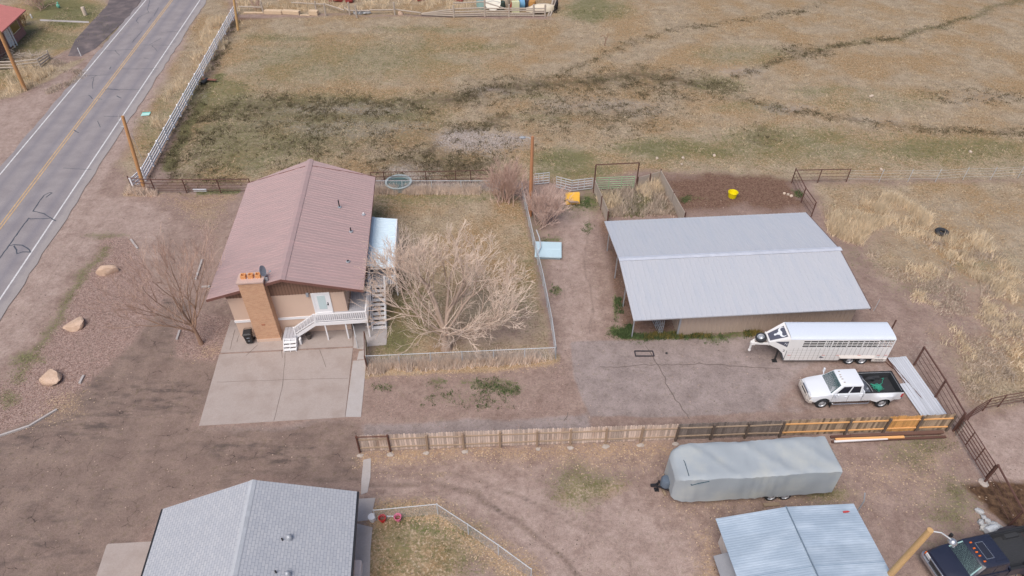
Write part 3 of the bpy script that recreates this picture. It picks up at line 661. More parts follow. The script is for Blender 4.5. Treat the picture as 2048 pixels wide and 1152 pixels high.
# satellite dish
p=HM@Vector((2.93,-.25,5.35)); dish=thing('satellite_dish','grey oval satellite dish bolted beside the brick chimney top','satellite dish',p,HZ)
mb=MB(); dn=Vector((.93,-.2,.25)).normalized(); M3=dn.to_track_quat('Z','Y').to_matrix()
rings=[]
for r,h in ((.02,.0),(.16,.015),(.27,.04),(.34,.07),(.34,.085),(.27,.055),(.02,.02)):
    rings.append([M3@Vector((r*math.cos(a*math.pi/10),r*1.12*math.sin(a*math.pi/10),h))+Vector((-.1,.1,.5)) for a in range(20)])
mb.loft(rings); part('reflector',mb,m_grey,dish,smooth=40)
mb=MB(); mb.tube([(-.08,.08,.48),(.0,0,.12),(.02,-.02,0)],.025,8); mb.tube([(-.08,.1,.2),(.35,.0,.42),(.42,-.02,.52)],.015,6); mb.box(.38,.5,-.06,.04,.5,.58); mb.box(-.03,.16,-.05,.02,-.35,.05); part('mount_arm',mb,m_galv,dish)
# ---------------------------------------------------------------- front deck
deck=thing('front_deck','white railed front deck with grey boards and short stairs below the white door','deck',HM@Vector((5.5,-.95,0)),HZ)
D=lambda x,y,z:(x-5.5,y+.95,z)
def dbox(mb,x0,x1,y0,y1,z0,z1,t=0.): return mb.box(x0-5.5,x1-5.5,y0+.95,y1+.95,z0,z1,t)
mb=MB()
for i in range(7): dbox(mb,5.5,8.95,-.94+i*.137,-.94+i*.137+.128,1.76,1.8)
for i in range(9): dbox(mb,7.66+i*.142,7.66+i*.142+.133,.02,3.3,1.76,1.8)
part('deck_floor',mb,m_greydeck,deck)
mb=MB(); dbox(mb,5.45,9.0,-1.0,-.95,1.52,1.8); dbox(mb,8.95,9.0,-.95,3.3,1.52,1.8); dbox(mb,5.45,5.5,-.95,-.02,1.6,1.8); part('deck_fascia',mb,m_white,deck)
mb=MB()
dbox(mb,5.5,8.95,-1.01,-.93,2.5,2.56); dbox(mb,5.5,8.95,-.99,-.95,1.9,1.95)
for i in range(25):
    x=5.6+i*.137; dbox(mb,x,x+.045,-.99,-.955,1.95,2.5)
dbox(mb,8.91,9.0,-.9,3.3,2.5,2.56); dbox(mb,8.93,8.97,-.9,3.3,1.9,1.95)
for i in range(29):
    y=-.85+i*.145; dbox(mb,8.935,8.965,y,y+.045,1.95,2.5)
for x,y in ((5.5,-1.0),(8.92,-1.0)): dbox(mb,x,x+.09,y,y+.09,1.8,2.58)
part('railing',mb,m_white,deck)
for x,y in ((6.05,-.93),(7.42,-.93),(8.88,-.93),(8.88,1.2),(8.88,3.2)): 
    mb=MB(); dbox(mb,x,x+.09,y,y+.09,0,1.52); part('deck_post',mb,m_white,deck)
# flight down to landing
mb=MB(); n=6
for i in range(n):
    x=5.45-(i+.5)*1.4/n; z=1.8-(i+1)*1.05/(n+1); dbox(mb,x-.14,x+.12,-.9,-.05,z-.04,z)
part('stair_tread',mb,m_greydeck,deck)
mb=MB()
for y in (-.98,-.04): mb.extr([D(5.5,y,1.8),D(5.5,y,1.5),D(4.0,y,.45),D(4.0,y,.75)],(0,.05,0))
part('stringer',mb,m_white,deck)
mb=MB(); mb.beam(D(5.5,-.97,2.53),D(4.05,-.97,1.45),.07,.06); mb.beam(D(5.5,-.97,1.95),D(4.05,-.97,.92),.05,.05)
for i in range(1,6): 
    f=i/6; mb.beam(D(5.5-1.45*f,-.97,2.5-1.08*f),D(5.5-1.45*f,-.97,1.95-1.03*f),.04,.04)
dbox(mb,3.98,4.07,-1.01,-.92,.7,1.5)
part('stair_railing',mb,m_white,deck)
mb=MB()
for i in range(4): dbox(mb,3.2+i*.215,3.2+i*.215+.2,-1.2,-.15,.72,.76)
part('landing',mb,m_greydeck,deck)
mb=MB(); dbox(mb,3.2,4.06,-1.22,-1.18,.5,.72)
for i in range(3):
    y=-1.2-(i+1)*.17; z=.72-(i+1)*.18; dbox(mb,3.2,4.06,y-.1,y+.1,z-.05,z)
for x in (3.2,3.62,4.02): 
    mb.extr([D(x,-1.2,.72),D(x,-1.2,.0),D(x,-1.82,.0),D(x,-1.82,.08)],(.04,0,0))
dbox(mb,4.02,4.06,-1.2,-.15,0,.72); dbox(mb,3.2,3.24,-1.2,-.15,0,.72); dbox(mb,4.2,4.32,-1.2,-.9,0,.5)
part('step',mb,m_white,deck)
# ---------------------------------------------------------------- side patio deck, cover and stairs
pc=thing('patio_cover','pale blue ribbed metal patio cover on the long side of the house','patio cover',HM@Vector((8.75,3.2,0)),HZ)
mb=MB(); ribbed(mb,(1.95,0,2.75),(1.95,5.9,2.75),(.3,5.9,3.0),(.3,0,3.0),.2,.03,.03,.04); part('cover_panel',mb,m_blueroof,pc)
mb=MB(); mb.box(-.15,.3,-.02,5.92,2.99,3.05); part('flashing',mb,m_blueroof,pc)
mb=MB(); mb.box(1.92,2.02,-.02,5.92,2.62,2.74); mb.box(.2,1.95,-.02,.03,2.7,2.8); part('edge_beam',mb,m_white,pc)
for y in (.05,2.9,5.75):
    part('cover_post',(lambda b:b.box(1.9,2.0,y,y+.1,0,2.65))(MB()),m_white,pc)
mb=MB()
for i in range(14): mb.box(-.1+i*.145,-.1+i*.145+.135,-.6,5.9,1.72,1.76)
part('patio_floor',mb,m_greydeck,pc)
mb=MB(); mb.box(1.95,2.02,.3,5.9,2.4,2.46); mb.box(1.2,2.02,-.62,-.56,2.4,2.46); mb.box(1.95,2.02,-.6,.3,2.4,2.46)
for i in range(40): mb.box(1.965,2.0,-.55+i*.16,-.51+i*.16,1.76,2.4)
for i in range(6): mb.box(1.25+i*.13,1.29+i*.13,-.61,-.57,1.76,2.4)
part('patio_railing',mb,m_white,pc)
st=thing('outdoor_staircase','white open tread staircase climbing to the patio beside the yard','staircase',HM@Vector((9.05,-.25,0)),HZ)
mb=MB(); n=10
for i in range(n):
    y=.12+i*.29; z=.16+i*.172; mb.box(.05,.93,y-.13,y+.13,z-.045,z)
part('stair_tread',mb,m_white,st)
mb=MB()
for x in (0,.93): mb.extr([(x,-.05,.0),(x,-.05,.2),(x,2.9,1.8),(x,2.9,1.5),(x,.3,.0)],(.05,0,0))
part('stringer',mb,m_white,st)
mb=MB()
for x in (-.02,.95):
    mb.box(x,x+.06,.0,.07,.1,1.0); mb.box(x,x+.06,2.75,2.82,1.6,2.55); mb.beam((x+.03,.03,1.0),(x+.03,2.8,2.55),.06,.09)
    mb.box(x,x+.06,1.4,1.46,.9,1.75)
part('handrail',mb,m_white,st)
# ---------------------------------------------------------------- yard gate, bin, planter
p=at(735,742); q=at(733,688)
gt=thing('yard_gate','brown pipe framed plywood gate between deck post and chain link fence','gate',(p.x,p.y,0))
d=q-p; mb=MB()
for a in (0.,.98): mb.tube([d*a,d*a+Vector((0,0,1.45-.2*a))],.045,8)
mb.tube([(0,0,1.4),d*.98+Vector((0,0,1.2))],.03,6); mb.tube([(0,0,.2),d*.98+Vector((0,0,.2))],.03,6); part('gate_frame',mb,m_rust,gt)
mb=MB(); mb.beam(d*.03+Vector((.05,0,.7)),d*.95+Vector((.05,0,.65)),.03,.9); part('gate_panel',mb,m_wood,gt)
tb=thing('trash_bin','black wheeled trash bin with closed lid beside the chimney','trash bin',HM@Vector((.78,-.62,.03)),HZ+R(4))
mb=MB(); mb.loft([[(-.2,-.22,.06),(.2,-.22,.06),(.2,.2,.06),(-.2,.2,.06)],[(-.27,-.3,.92),(.27,-.3,.92),(.27,.27,.92),(-.27,.27,.92)]]); part('bin_body',mb,m_black,tb,bevel=.03)
mb=MB(); mb.loft([[(-.29,-.32,.92),(.29,-.32,.92),(.29,.3,.92),(-.29,.3,.92)],[(-.29,-.32,.96),(.29,-.32,.96),(.29,.3,.96),(-.29,.3,.96)],[(-.2,-.22,1.02),(.2,-.22,1.02),(.2,.22,1.02),(-.2,.22,1.02)]]); part('lid',mb,m_black,tb,bevel=.01)
mb=MB(); mb.box(-.08,.12,-.285,-.265,.62,.68); part('bin_label',mb,m_grey,tb); mb=MB(); mb.box(-.06,.06,-.25,-.235,.32,.38); part('bin_label',mb,m_grey,tb)
for x in (-.24,.24):
    part('wheel',(lambda b:b.lathe([(.02,-.03),(.11,-.03),(.12,0),(.11,.03),(.02,.03)],12,(x,.24,.12),'x'))(MB()),m_rubber,tb)
mb=MB(); mb.tube([(-.25,.31,.95),(-.25,.38,.97),(.25,.38,.97),(.25,.31,.95)],.018,6); part('handle',mb,m_black,tb)
mb=MB(); mb.lathe([(.14,0),(.19,.36),(.2,.36),(.2,.4),(.17,.4),(.15,.33),(0,.33)],16); solo('planter_pot',mb,mat('dark_planter',K(92,84,80),.8),'dark round planter pot standing under the front deck stairs','planter',HM@Vector((4.75,-.65,.03)),smooth=40)
# ================================================================ metal barn
m_barnroof=mat('galvalume_roof',K(190,192,198),.3,metal=.0,spec=1.,coat=.4,stretch=(5,1,1),var=.05,scale=.35,fine=.03,fscale=6,bump=0,col2=K(182,186,194))
m_barnwall=mat('tan_metal_wall',K(182,164,150),.6,var=.06,scale=.6,bump=0)
m_browntrim=mat('brown_trim',K(112,92,88),.6,bump=0)
BZ=R(4.2); BO=Vector((11.47,33.25,0))
barn=thing('barn','long tan metal barn with wide low galvanised gable roof and open left bay','barn',BO,BZ); BM=wm(barn)
bx0,bx1,by0,byr,by1=-3.55,12.55,-.9,4.55,10.15; ze,zr=2.55,3.3
mb=MB(); ribbed(mb,(bx0,by0,ze),(bx1,by0,ze),(bx1,byr,zr),(bx0,byr,zr),.34,.04,.02,.08); roof=part('roof',mb,m_barnroof,barn)
mb=MB(); ribbed(mb,(bx0,by1,ze),(bx1,by1,ze),(bx1,byr,zr),(bx0,byr,zr),.34,.04,.02,.08); part('roof',mb,m_barnroof,barn)
mb=MB(); mb.extr([(bx0-.03,byr-.22,zr+.03),(bx0-.03,byr,zr+.07),(bx0-.03,byr+.22,zr+.03),(bx0-.03,byr+.22,zr+.01),(bx0-.03,byr,zr+.05),(bx0-.03,byr-.22,zr+.01)],(bx1-bx0+.16,0,0)); part('ridge_cap',mb,mat('bright_ridge_metal',K(206,210,220),.35,metal=.2,bump=0),roof)
mb=MB()
for xx in (bx1,):
    for ya,yb in ((by0,byr),(by1,byr)): mb.extr([(xx,ya,ze+.03),(xx,yb,zr+.03),(xx,yb,zr-.2),(xx,ya,ze-.2)],(.05,0,0))
part('rake_trim',mb,m_browntrim,barn)
# walls: front and right closed, left bay open
def ribwall(mb,a,b,z0,z1f,sp=.3,h=.03):
    a,b=Vector(a),Vector(b); L=(b-a).length; d=(b-a)/L; nn=Vector((d.y,-d.x,0)); k=round(L/sp); s=L/k; vs=[]; pr=[]
    for i in range(k): pr+=[(i*s,0),(i*s+s-.09,0),(i*s+s-.07,h),(i*s+s-.02,h)]
    pr.append((L,0))
    for x,o in pr:
        p=a+d*x+nn*o; vs+=[Vector((p.x,p.y,z0)),Vector((p.x,p.y,z1f(p)))]
    mb.add(vs,[(2*i,2*i+2,2*i+3,2*i+1) for i in range(len(pr)-1)])
    pa=[Vector((a.x,a.y,z0)),Vector((b.x,b.y,z0)),Vector((b.x,b.y,z1f(b))),Vector((a.x,a.y,z1f(a)))]
    mb.extr([p-nn*.004 for p in pa],-nn*.08)
zf=lambda p: (ze+(zr-ze)*(p.y-by0)/(byr-by0) if p.y<byr else zr+(ze-zr)*(p.y-byr)/(by1-byr))-.1
mb=MB(); ribwall(mb,(0,0,0),(12.3,0,0),0,zf); ribwall(mb,(12.3,0,0),(12.3,9.6,0),0,zf); ribwall(mb,(0,9.6,0),(0,0,0),0,zf); ribwall(mb,(12.3,9.6,0),(0,9.6,0),0,zf)
part('wall',mb,m_barnwall,barn)
mb=MB(); mb.box(-.06,.06,-.06,.02,0,zf(Vector((0,0,0)))); part('corner_trim',mb,m_galv,barn)
for x,y in ((-3.2,.0),(-3.2,3.1),(-3.2,6.3),(-3.2,9.6)):
    part('post',(lambda b:b.box(x-.035,x+.035,y-.035,y+.035,0,zf(Vector((x,y,0)))))(MB()),m_galv,barn)
mb=MB()
mb.beam((-3.2,0,zf(Vector((0,0,0)))-.1),(-3.2,byr,zr-.2),.06,.14); mb.beam((-3.2,9.6,zf(Vector((0,9.6,0)))-.1),(-3.2,byr,zr-.2),.06,.14)
for y in (0,3.1,6.3,9.6): mb.beam((-3.2,y,zf(Vector((0,y,0)))-.06),(0,y,zf(Vector((0,y,0)))-.06),.06,.1)
part('rafter',mb,m_galv,barn)
# leaning panels and feeder inside the bay
lp=thing('panel_stack','grey tubular stock panels leaning together in the open barn bay','stock panel',at(1322,668),R(20))
for k in range(3):
    mb=MB(); ox=.14*k-.2; 
    for z in (.1,.35,.6,.9,1.2): mb.tube([(ox,.0,z),(ox+.25,1.4,z)],.022,5)
    for f in (0,.5,1): mb.tube([(ox+.25*f,1.4*f,.05),(ox+.25*f,1.4*f,1.25)],.025,5)
    part('tubular_panel',mb,m_galv,lp)
# ================================================================ neighbour house with grey shingles
m_sh=brick_mat('grey_shingle',K(180,182,187),K(171,174,181),K(146,151,161),.30,.15,.011,.9,uv=True,bump=.5,var=.06)
NZ=R(5.9); nb=thing('house','house with pale grey shingle gable roof cut by the bottom photo edge','house',(-17.7,18.4,0),NZ); NM=wm(nb)
nw,nl,nze,nzr=9.72,16.,2.6,4.45; xm=nw/2+.05
mb=MB(); th=.03
uvplane(mb,(0,-nl,nze),(0,0,nze),(xm,0,nzr),(xm,-nl,nzr)); nroof=part('roof',mb,m_sh,nb,fix=False)
mb=MB(); uvplane(mb,(nw,0,nze),(nw,-nl,nze),(xm,-nl,nzr),(xm,0,nzr)); part('roof',mb,m_sh,nb,fix=False)
mb=MB(); mb.extr([(0,.0,nze-.01),(xm,.0,nzr-.01),(nw,.0,nze-.01),(nw,0,nze-.14),(xm,0,nzr-.14),(0,0,nze-.14)],(0,-nl,0)); part('soffit',mb,m_white,nb)
mb=MB(); 
for i in range(56):
    y=-.0-i*.285; 
    for sx in (-1,1): mb.extr([(xm,y,nzr+.03),(xm+sx*.16,y,nzr+.018-.16*.38),(xm+sx*.16,y-.30,nzr+.008-.16*.38),(xm,y-.30,nzr+.02)],(0,0,-.012),random.uniform(-.1,.1))
part('ridge_shingle',mb,mat('grey_ridge_shingle',K(176,180,186),.9,var=.08),nroof)
mb=MB(); mb.box(nw-.01,nw+.1,-nl,.0,nze-.13,nze-.02); part('gutter',mb,m_blackmetal,nb); mb=MB(); mb.box(-.1,.01,-nl,0,nze-.13,nze-.02); part('gutter',mb,m_blackmetal,nb)
mb=MB(); mb.box(.5,nw-.5,-nl+.4,-.5,0,nze+.05); mb.extr([(.5,-.55,nze+.0),(xm,-.55,nzr-.16),(nw-.5,-.55,nze+.0)],(0,-.1,0)); part('wall',mb,m_stucco,nb)
def nroofpt(u,v):
    I=NM.inverted(); p=I@at(u,v,3.5)
    for _ in range(5): p=I@at(u,v,nzr-(nzr-nze)*abs(p.x-xm)/xm)
    return p
for u,v,kind in ((579,1077,1),(576,1150,1),(565,1080,0),(552,1145,0)):
    p=nroofpt(u,v); mb=MB()
    if kind: mb.lathe([(.14,-.04),(.14,.1),(.12,.2),(.06,.26),(0,.27)],14,p); part('roof_vent',mb,m_galv,nroof,smooth=50)
    else: mb.lathe([(.04,-.04),(.04,.16),(0,.16)],8,p); part('vent_pipe',mb,m_black,nroof)
mb=MB(); sh=NM.inverted()@at(715,1125); 
for z in (.2,):
    mb.extr([(-.3,-.9,.0),(-.3,-.9,.5),(-.22,-.9,.58),(.0,-.9,.62),(.22,-.9,.56),(.28,-.9,.5),(.28,-.9,0)],(0,1.4,0))
solo('storage_bench','' and mb or mb,mat('pale_pink_plastic',K(220,206,200),.6),'pale ribbed storage box on the path beside the grey shingle house','storage box',at(714,1150),NZ,bevel=.02)
# ================================================================ corrugated shed
m_shroof=mat('corrugated_zinc',K(156,172,188),.55,metal=.0,var=.12,scale=1.2,stretch=(.4,1,1),fine=.06,fscale=8,bump=0,col2=K(174,188,202),tint=.5)
SZ=R(6.6); sh=thing('shed','low shed with bluish corrugated zinc gable roof in the lower right','shed',(10.39,18.15,0),SZ); SM=wm(sh)
sw,sl_,sze,szr=7.41,7.,2.0,2.42; sx=3.63
rfp=[]
for s0,xa,xb,za,zb in ((0,0,sx,sze,szr),(1,sw,sx,sze,szr)):
    mb=MB()
    k=7; wd=1.02
    for i in range(k):
        ya,yb=-i*wd+.03,-(i+1)*wd-.06; z=.006*(k-i)
        o=len(mb.f)
        ribbed(mb,(xa,yb,za+z),(xa,ya,za+z),(xb,ya,zb+z),(xb,yb,zb+z),.13,.02,.006,.02,wave=True)
        mb.t[o:]=[random.uniform(-.16,.16)]*(len(mb.f)-o)
    rfp.append(part('roof',mb,m_shroof,sh)); lb=MB()
    for i in range(1,k): lb.extr([(xa,-i*wd+.02,za+.035),(xb,-i*wd+.02,zb+.035),(xb,-i*wd-.07,zb+.035),(xa,-i*wd-.07,za+.035)],(0,0,-.015),random.uniform(-.1,.1))
    part('lap_seam',lb,mat('zinc_lap',K(132,150,168),.55,var=.2,scale=3),rfp[-1])
mb=MB(); mb.tube([(sx,.05,szr+.07),(sx,-sl_,szr+.07)],.035,6); part('ridge_cap',mb,mat('dark_zinc',K(120,136,150),.5,metal=.3,bump=0),rfp[0])
mb=MB(); mb.box(.45,sw-.3,-sl_+.2,-.25,0,sze-.02); part('wall',mb,mat('whitewashed_block',K(190,184,180),.9,var=.2,scale=4,fine=.2,bump=.3),sh)
mb=MB(); mb.extr([(.44,-1.3,1.05),(-.32,-1.3,.8),(-.32,-1.3,.74),(.44,-1.3,.98)],(0,-6,0)); part('side_awning',mb,mat('grey_sheet',K(150,152,158),.55,metal=.2,bump=0),sh)
mb=MB(); mb.extr([(-.05,-.02,sze-.02),(sx,-.02,szr-.02),(sw+.05,-.02,sze-.02),(sw+.05,-.02,sze-.12),(sx,-.02,szr-.12),(-.05,-.02,sze-.12)],(0,-.04,0)); part('fascia',mb,m_wood,sh)
p=SM.inverted()@at(1692,1023,2.2); mb=MB(); mb.box(-.14,.14,-.04,.04,0,.05); mb.box(.14,.2,-.02,.02,.0,.03)
solo('red_brush',mb,mat('faded_red',K(190,70,66),.6),'small faded red scrap lying on the shed roof','scrap',SM@Vector((p.x,p.y,sze+(szr-sze)*(sw-p.x)/(sw-sx)+.07)),SZ)
mb=MB(); mb.tube([(0,0,0),(0,0,1.9),(-.12,.1,2.5)],.035,6); solo('metal_stake',mb,m_galv,'short bent metal pipe standing behind the zinc roofed shed','pipe',at(1704,1040))
# ================================================================ red brick house across the road
bz=R(-4); rh=thing('house','red brick house with red shingle roof and picture window across the road','house',at(52,68),R(-82))
m_redbrick=brick_mat('red_brick',K(150,104,92),K(132,88,80),K(160,140,130),.24,.08,.01,var=.15)
m_redroof=mat('red_shingle',K(192,122,116),.85,var=.1,fine=.2,fscale=12)
mb=MB(); mb.box(0,10,-12,0,0,2.7); hw=part('wall',mb,m_redbrick,rh)
mb=MB(); mb.box(-.04,3.4,-.03,.05,0.,.9); part('plinth',mb,mat('pink_stone',K(160,118,112),.9,var=.15,fine=.2),rh)
mb=MB(); mb.extr([(-.8,.9,2.75),(-.8,-5.,4.5),(-.8,-13,2.75),(-.8,-13,2.65),(-.8,-5,4.35),(-.8,.9,2.62)],(12,0,0)); part('roof',mb,m_redroof,rh)
mb=MB(); mb.box(.7,2.9,.0,.06,1.0,2.45); wf=part('window',mb,mat('cream_frame',K(206,194,168),.7),rh)
mb=MB(); mb.box(.8,2.8,.05,.075,1.1,2.36); part('pane',mb,mat('amber_glass',K(120,98,52),.15,var=.25),wf)
for x in (3.7,4.4,):
    mb=MB(); mb.box(x,x+.12,.3,.42,0,2.7); part('porch_post',mb,m_white,rh)
mb=MB(); mb.box(3.6,4.8,.02,.1,.2,2.4); part('door',mb,m_white,rh)
# ================================================================ vehicles
m_wpaint=mat('white_vehicle_paint',K(226,230,236),.35,var=.03,scale=1,fine=.02,bump=0,spec=.5,coat=.2)
m_dpaint=mat('dark_blue_vehicle_paint',K(38,42,60),.4,var=.08,fine=.05,bump=0,spec=.5,coat=.3)
m_wind=mat('windscreen_glass',K(70,98,98),.18,fine=.02,var=.15,scale=1.5,bump=0,spec=.7)
m_chrome=mat('chrome',K(190,192,198),.25,metal=.8,var=.1,bump=0)
m_bumper=mat('dusty_chrome',K(206,198,190),.45,metal=.2,var=.1,bump=0)
m_rim=mat('bright_rim',K(190,194,200),.4,metal=.4,var=.12,scale=6,bump=0)
m_amber=mat('amber_lens',K(226,110,40),.3,var=.05,bump=0); m_red=mat('red_lens',K(190,40,44),.3,var=.05,bump=0)
m_liner=mat('black_bed_liner',K(56,58,62),.8,var=.12,fine=.15,bump=.1)
m_seam=mat('panel_gap',K(70,72,78),.8,bump=0)
def wheel(parent,c,r,w,side,rimr=.62,tyrem=None):
    """wheel with tyre and rim; axis y, outer face towards side"""
    t_=MB(); h=w/2
    t_.lathe([(r*rimr,-h),(r*.88,-h),(r*.97,-h*.8),(r,-h*.45),(r,h*.45),(r*.97,h*.8),(r*.88,h),(r*rimr,h),(r*rimr,-h)],26,c,'y',cap=False)
    wh=part('wheel',t_,tyrem or m_rubber,parent,label=None,smooth=40)
    b=MB(); s=side
    b.lathe([(r*rimr,h*.95*s),(r*rimr*.95,h*.8*s),(r*rimr*.8,h*.35*s),(r*.3,h*.5*s),(r*.22,h*.75*s),(r*.12,h*.9*s),(0,h*.9*s)],22,c,'y',cap=False)
    part('rim',b,m_rim,wh,smooth=40)
    b=MB(); b.torus(Vector(c)+Vector((0,h*.4*s,0)),r*.47,r*.03,20,5,'y'); part('rim_groove',b,m_seam,wh)
    return wh
def panel(mb,q,u0,u1,v0,v1,off,th=.012):
    q=[Vector(p) for p in q]; n=(q[1]-q[0]).cross(q[3]-q[0]).normalized()
    B=lambda u,v:(q[0]*(1-u)+q[1]*u)*(1-v)+(q[3]*(1-u)+q[2]*u)*v
    P=[B(u0,v0),B(u1,v0),B(u1,v1),B(u0,v1)]
    return mb.extr([p+n*off for p in P],-n*th)
def build_pickup(loc,rz,paint,label,old=False):
    t=thing('pickup_truck',label,'pickup truck',loc,rz)
    FA,RA,FX,BX=1.95,-2.0,2.95,-3.2; W=.98; CB=-.55 if not old else -.35
    zb=1.17 if old else 1.2; hood0,hood1=(1.12,1.18) if old else (1.08,1.21)
    def ring(x,w,z0,zbelt,ztop,wt):
        h=[(w*.9,z0),(w,z0+.12),(w*1.0,z0+.38),(w*.985,zbelt-.12),(w*.95,zbelt),(wt,ztop-.035),(wt*.5,ztop)]
        return [(x,-a,b) for a,b in h]+[(x,a,b) for a,b in reversed(h)]
    k=.66 if not old else .9
    ss=[(2.88,.80*k+.1,.52,.86,.95,.62),(2.8,.88,.48,.98,hood0,.74),(2.5,.95,.46,1.04,hood0+.05,.78),(2.1,.98,.46,1.1,hood0+.1,.8),(1.82,.98,.46,1.15,hood1+.02,.82),(1.6,.98,.46,zb,zb+.02,.86),(0,.98,.46,zb,zb+.02,.86),(CB,.98,.46,zb,zb+.02,.86)]
    mb=MB(); mb.loft([ring(*a) for a in ss]); body=part('body',mb,paint,t,smooth=35)
    cut=MB()
    for x in (FA,): cut.lathe([(.5,-1.3),(.5,-.55)],28,(x,0,.42),'y'); cut.lathe([(.5,.55),(.5,1.3)],28,(x,0,.42),'y')
    boolean_cut(body,cut); 
    # bed with flared rear fenders
    zt=1.27; fl=.24
    def bring(x,f):
        h=[(W*.93,.56),(W+f*.9,.60),(W+f,.9),(W+f*.8,1.08),(W+f*.1,1.2),(W*.985,zt),(W*.5,zt)]
        return [(x,-a,b) for a,b in h]+[(x,a,b) for a,b in reversed(h)]
    xs=[(CB-.04,0),(-1.0,0),(-1.18,.0),(-1.36,.10),(-1.6,fl),(-2.0,fl*1.1),(-2.4,fl),(-2.62,.10),(-2.8,.0),(BX+.08,0),(BX,-.02)]
    mb=MB(); mb.loft([bring(*a) for a in xs]); bed=part('bed',mb,paint,t,smooth=35)
    cut=MB(); cut.box(BX+.1,CB-.12,-W+.1,W-.1,.78,1.6); boolean_cut(bed,cut)
    cut=MB(); cut.lathe([(.5,-1.6),(.5,-.58)],28,(RA,0,.42),'y'); cut.lathe([(.5,.58),(.5,1.6)],28,(RA,0,.42),'y'); boolean_cut(bed,cut)
    mb=MB(); a,b,c,d=BX+.11,CB-.13,-W+.11,W-.11
    mb.box(a,b,c,d,.78,.80)
    for x0,x1,y0,y1 in ((a,b,c,c+.025),(a,b,d-.025,d),(a,a+.025,c,d),(b-.025,b,c,d)): mb.box(x0,x1,y0,y1,.8,1.25)
    for i in range(13): mb.box(a+.03,b-.03,c+.08+i*.12,c+.13+i*.12,.8,.815)
    for y in (c,d): 
        s=1 if y<0 else -1
        mb.extr([(RA-.45,y+s*.02,.81),(RA-.38,y+s*.02,1.0),(RA+.38,y+s*.02,1.0),(RA+.45,y+s*.02,.81)],(0,s*.2,0))
    part('bed_liner',mb,m_liner,bed)
    mb=MB()
    for y in (-W+.0,W-.1): mb.box(BX+.02,CB-.06,y,y+.1,zt-.005,zt+.02)
    mb.box(BX-.005,BX+.1,-W+.02,W-.02,zt-.005,zt+.02); part('bed_rail_cap',mb,m_black,bed)
    # cab
    fb,rb,ft,rt=(1.62,CB+.02,.98,CB+.12) if not old else (1.75,CB+.02,1.2,CB+.1)
    zr_=1.86 if not old else 1.8; wb,wt=.9,.74 if not old else .76
    def cring(f,r,w,z,ch=.1): return [(f,-w+ch*1.4,z),(f-ch*1.1,-w,z),(r+ch*.5,-w,z),(r,-w+ch*.6,z),(r,w-ch*.6,z),(r+ch*.5,w,z),(f-ch*1.1,w,z),(f,w-ch*1.4,z)]
    R_=[cring(fb,rb,wb,zb-.03),cring(ft+.06,rt-.02,wt+.03,zr_-.07),cring(ft-.03,rt+.02,wt-.02,zr_-.015),cring(ft-.25,rt+.2,wt-.25,zr_+.015)]
    mb=MB(); mb.loft(R_); cab=part('cab',mb,paint,t,smooth=30)
    a,b=R_[0],R_[1]
    ws=MB(); panel(ws,[a[7],a[0],b[0],b[7]],-.04,1.04,.08,.99,.012); part('windscreen',ws,m_wind if not old else mat('sunshade_glass',K(160,196,194),.6,fine=.03,var=.2,scale=2.5,bump=0,spec=.6),cab)
    rw=MB(); panel(rw,[a[3],a[4],b[4],b[3]],.08,.92,.2,.92,.008); part('rear_window',rw,m_darkglass,cab)
    for sgn_,q in ((-1,[a[2],a[1],b[1],b[2]]),(1,[a[6],a[5],b[5],b[6]])):
        # u runs rear->front on the left, front->rear on the right
        for (u0,u1) in ((.09,.45),(.51,.9)):
            mb=MB(); 
            U=(u0,u1) if sgn_<0 else (1-u1,1-u0)
            panel(mb,q,U[0],U[1],.16,.9,.008); part('side_window',mb,m_darkglass,cab)
        s=sgn_
        mb=MB()
        for x in ((1.45,.42,CB+.04) if not old else (1.5,.2,CB+.04)): mb.box(x-.006,x+.006,s*.984-.004,s*.984+.004,.52,zb-.02)
        mb.box(CB+.04,1.45,s*.985-.004,s*.985+.004,.5,.51); part('door_gap',mb,m_seam,body)
        for x in (.62,-.36) if not old else (.4,): part('door_handle',(lambda b_:b_.box(x-.1,x+.06,s*.985-.02,s*.985+.02,zb-.2,zb-.16))(MB()),paint,body)
        # tow mirror
        mb=MB(); mb.beam((1.42,s*.93,zb+.02),(1.36,s*1.22,zb+.1),.05,.06); mb.box(1.28,1.38,s*1.22-.08,s*1.22+.08,zb+.0,zb+.3); part('mirror',mb,paint if not old else m_black,cab,bevel=.02)
        mb=MB(); mb.tube([(1.3,s*.9,.42),(1.25,s*1.02,.38),(-1.1,s*1.02,.38),(-1.2,s*.9,.42)],.04,8); part('running_board',mb,m_chrome,t)
        # lamps
        mb=MB(); mb.box(2.76,2.9,s*.62-.17,s*.62+.17,.78,.98); hl=part('headlight',mb,mat('headlight_lens',K(210,212,214),.15,var=.1,bump=0),t,bevel=.02)
        part('indicator',(lambda b_:b_.box(2.72,2.88,s*.82-.05,s*.82+.05,.78,.92))(MB()),m_amber if old else m_bumper,t)
        part('tail_light',(lambda b_:b_.box(BX-.02,BX+.1,s*.93-.06,s*.93+.055,.82,1.12))(MB()),m_red,t)
        wheel(t,(FA,s*.84,.4),.4,.26,s)
        wheel(t,(RA,s*1.0,.4),.4,.24,s); wheel(t,(RA,s*.68,.4),.4,.24,s)
    mb=MB(); mb.box(2.86,2.93,-.46,.46,.68,1.02); gr=part('grille',mb,m_chrome,t,bevel=.02)
    mb=MB()
    for i in range(5): mb.box(2.925,2.94,-.4,.4,.72+i*.055,.75+i*.055)
    part('grille_slot',mb,m_black,gr)
    mb=MB()
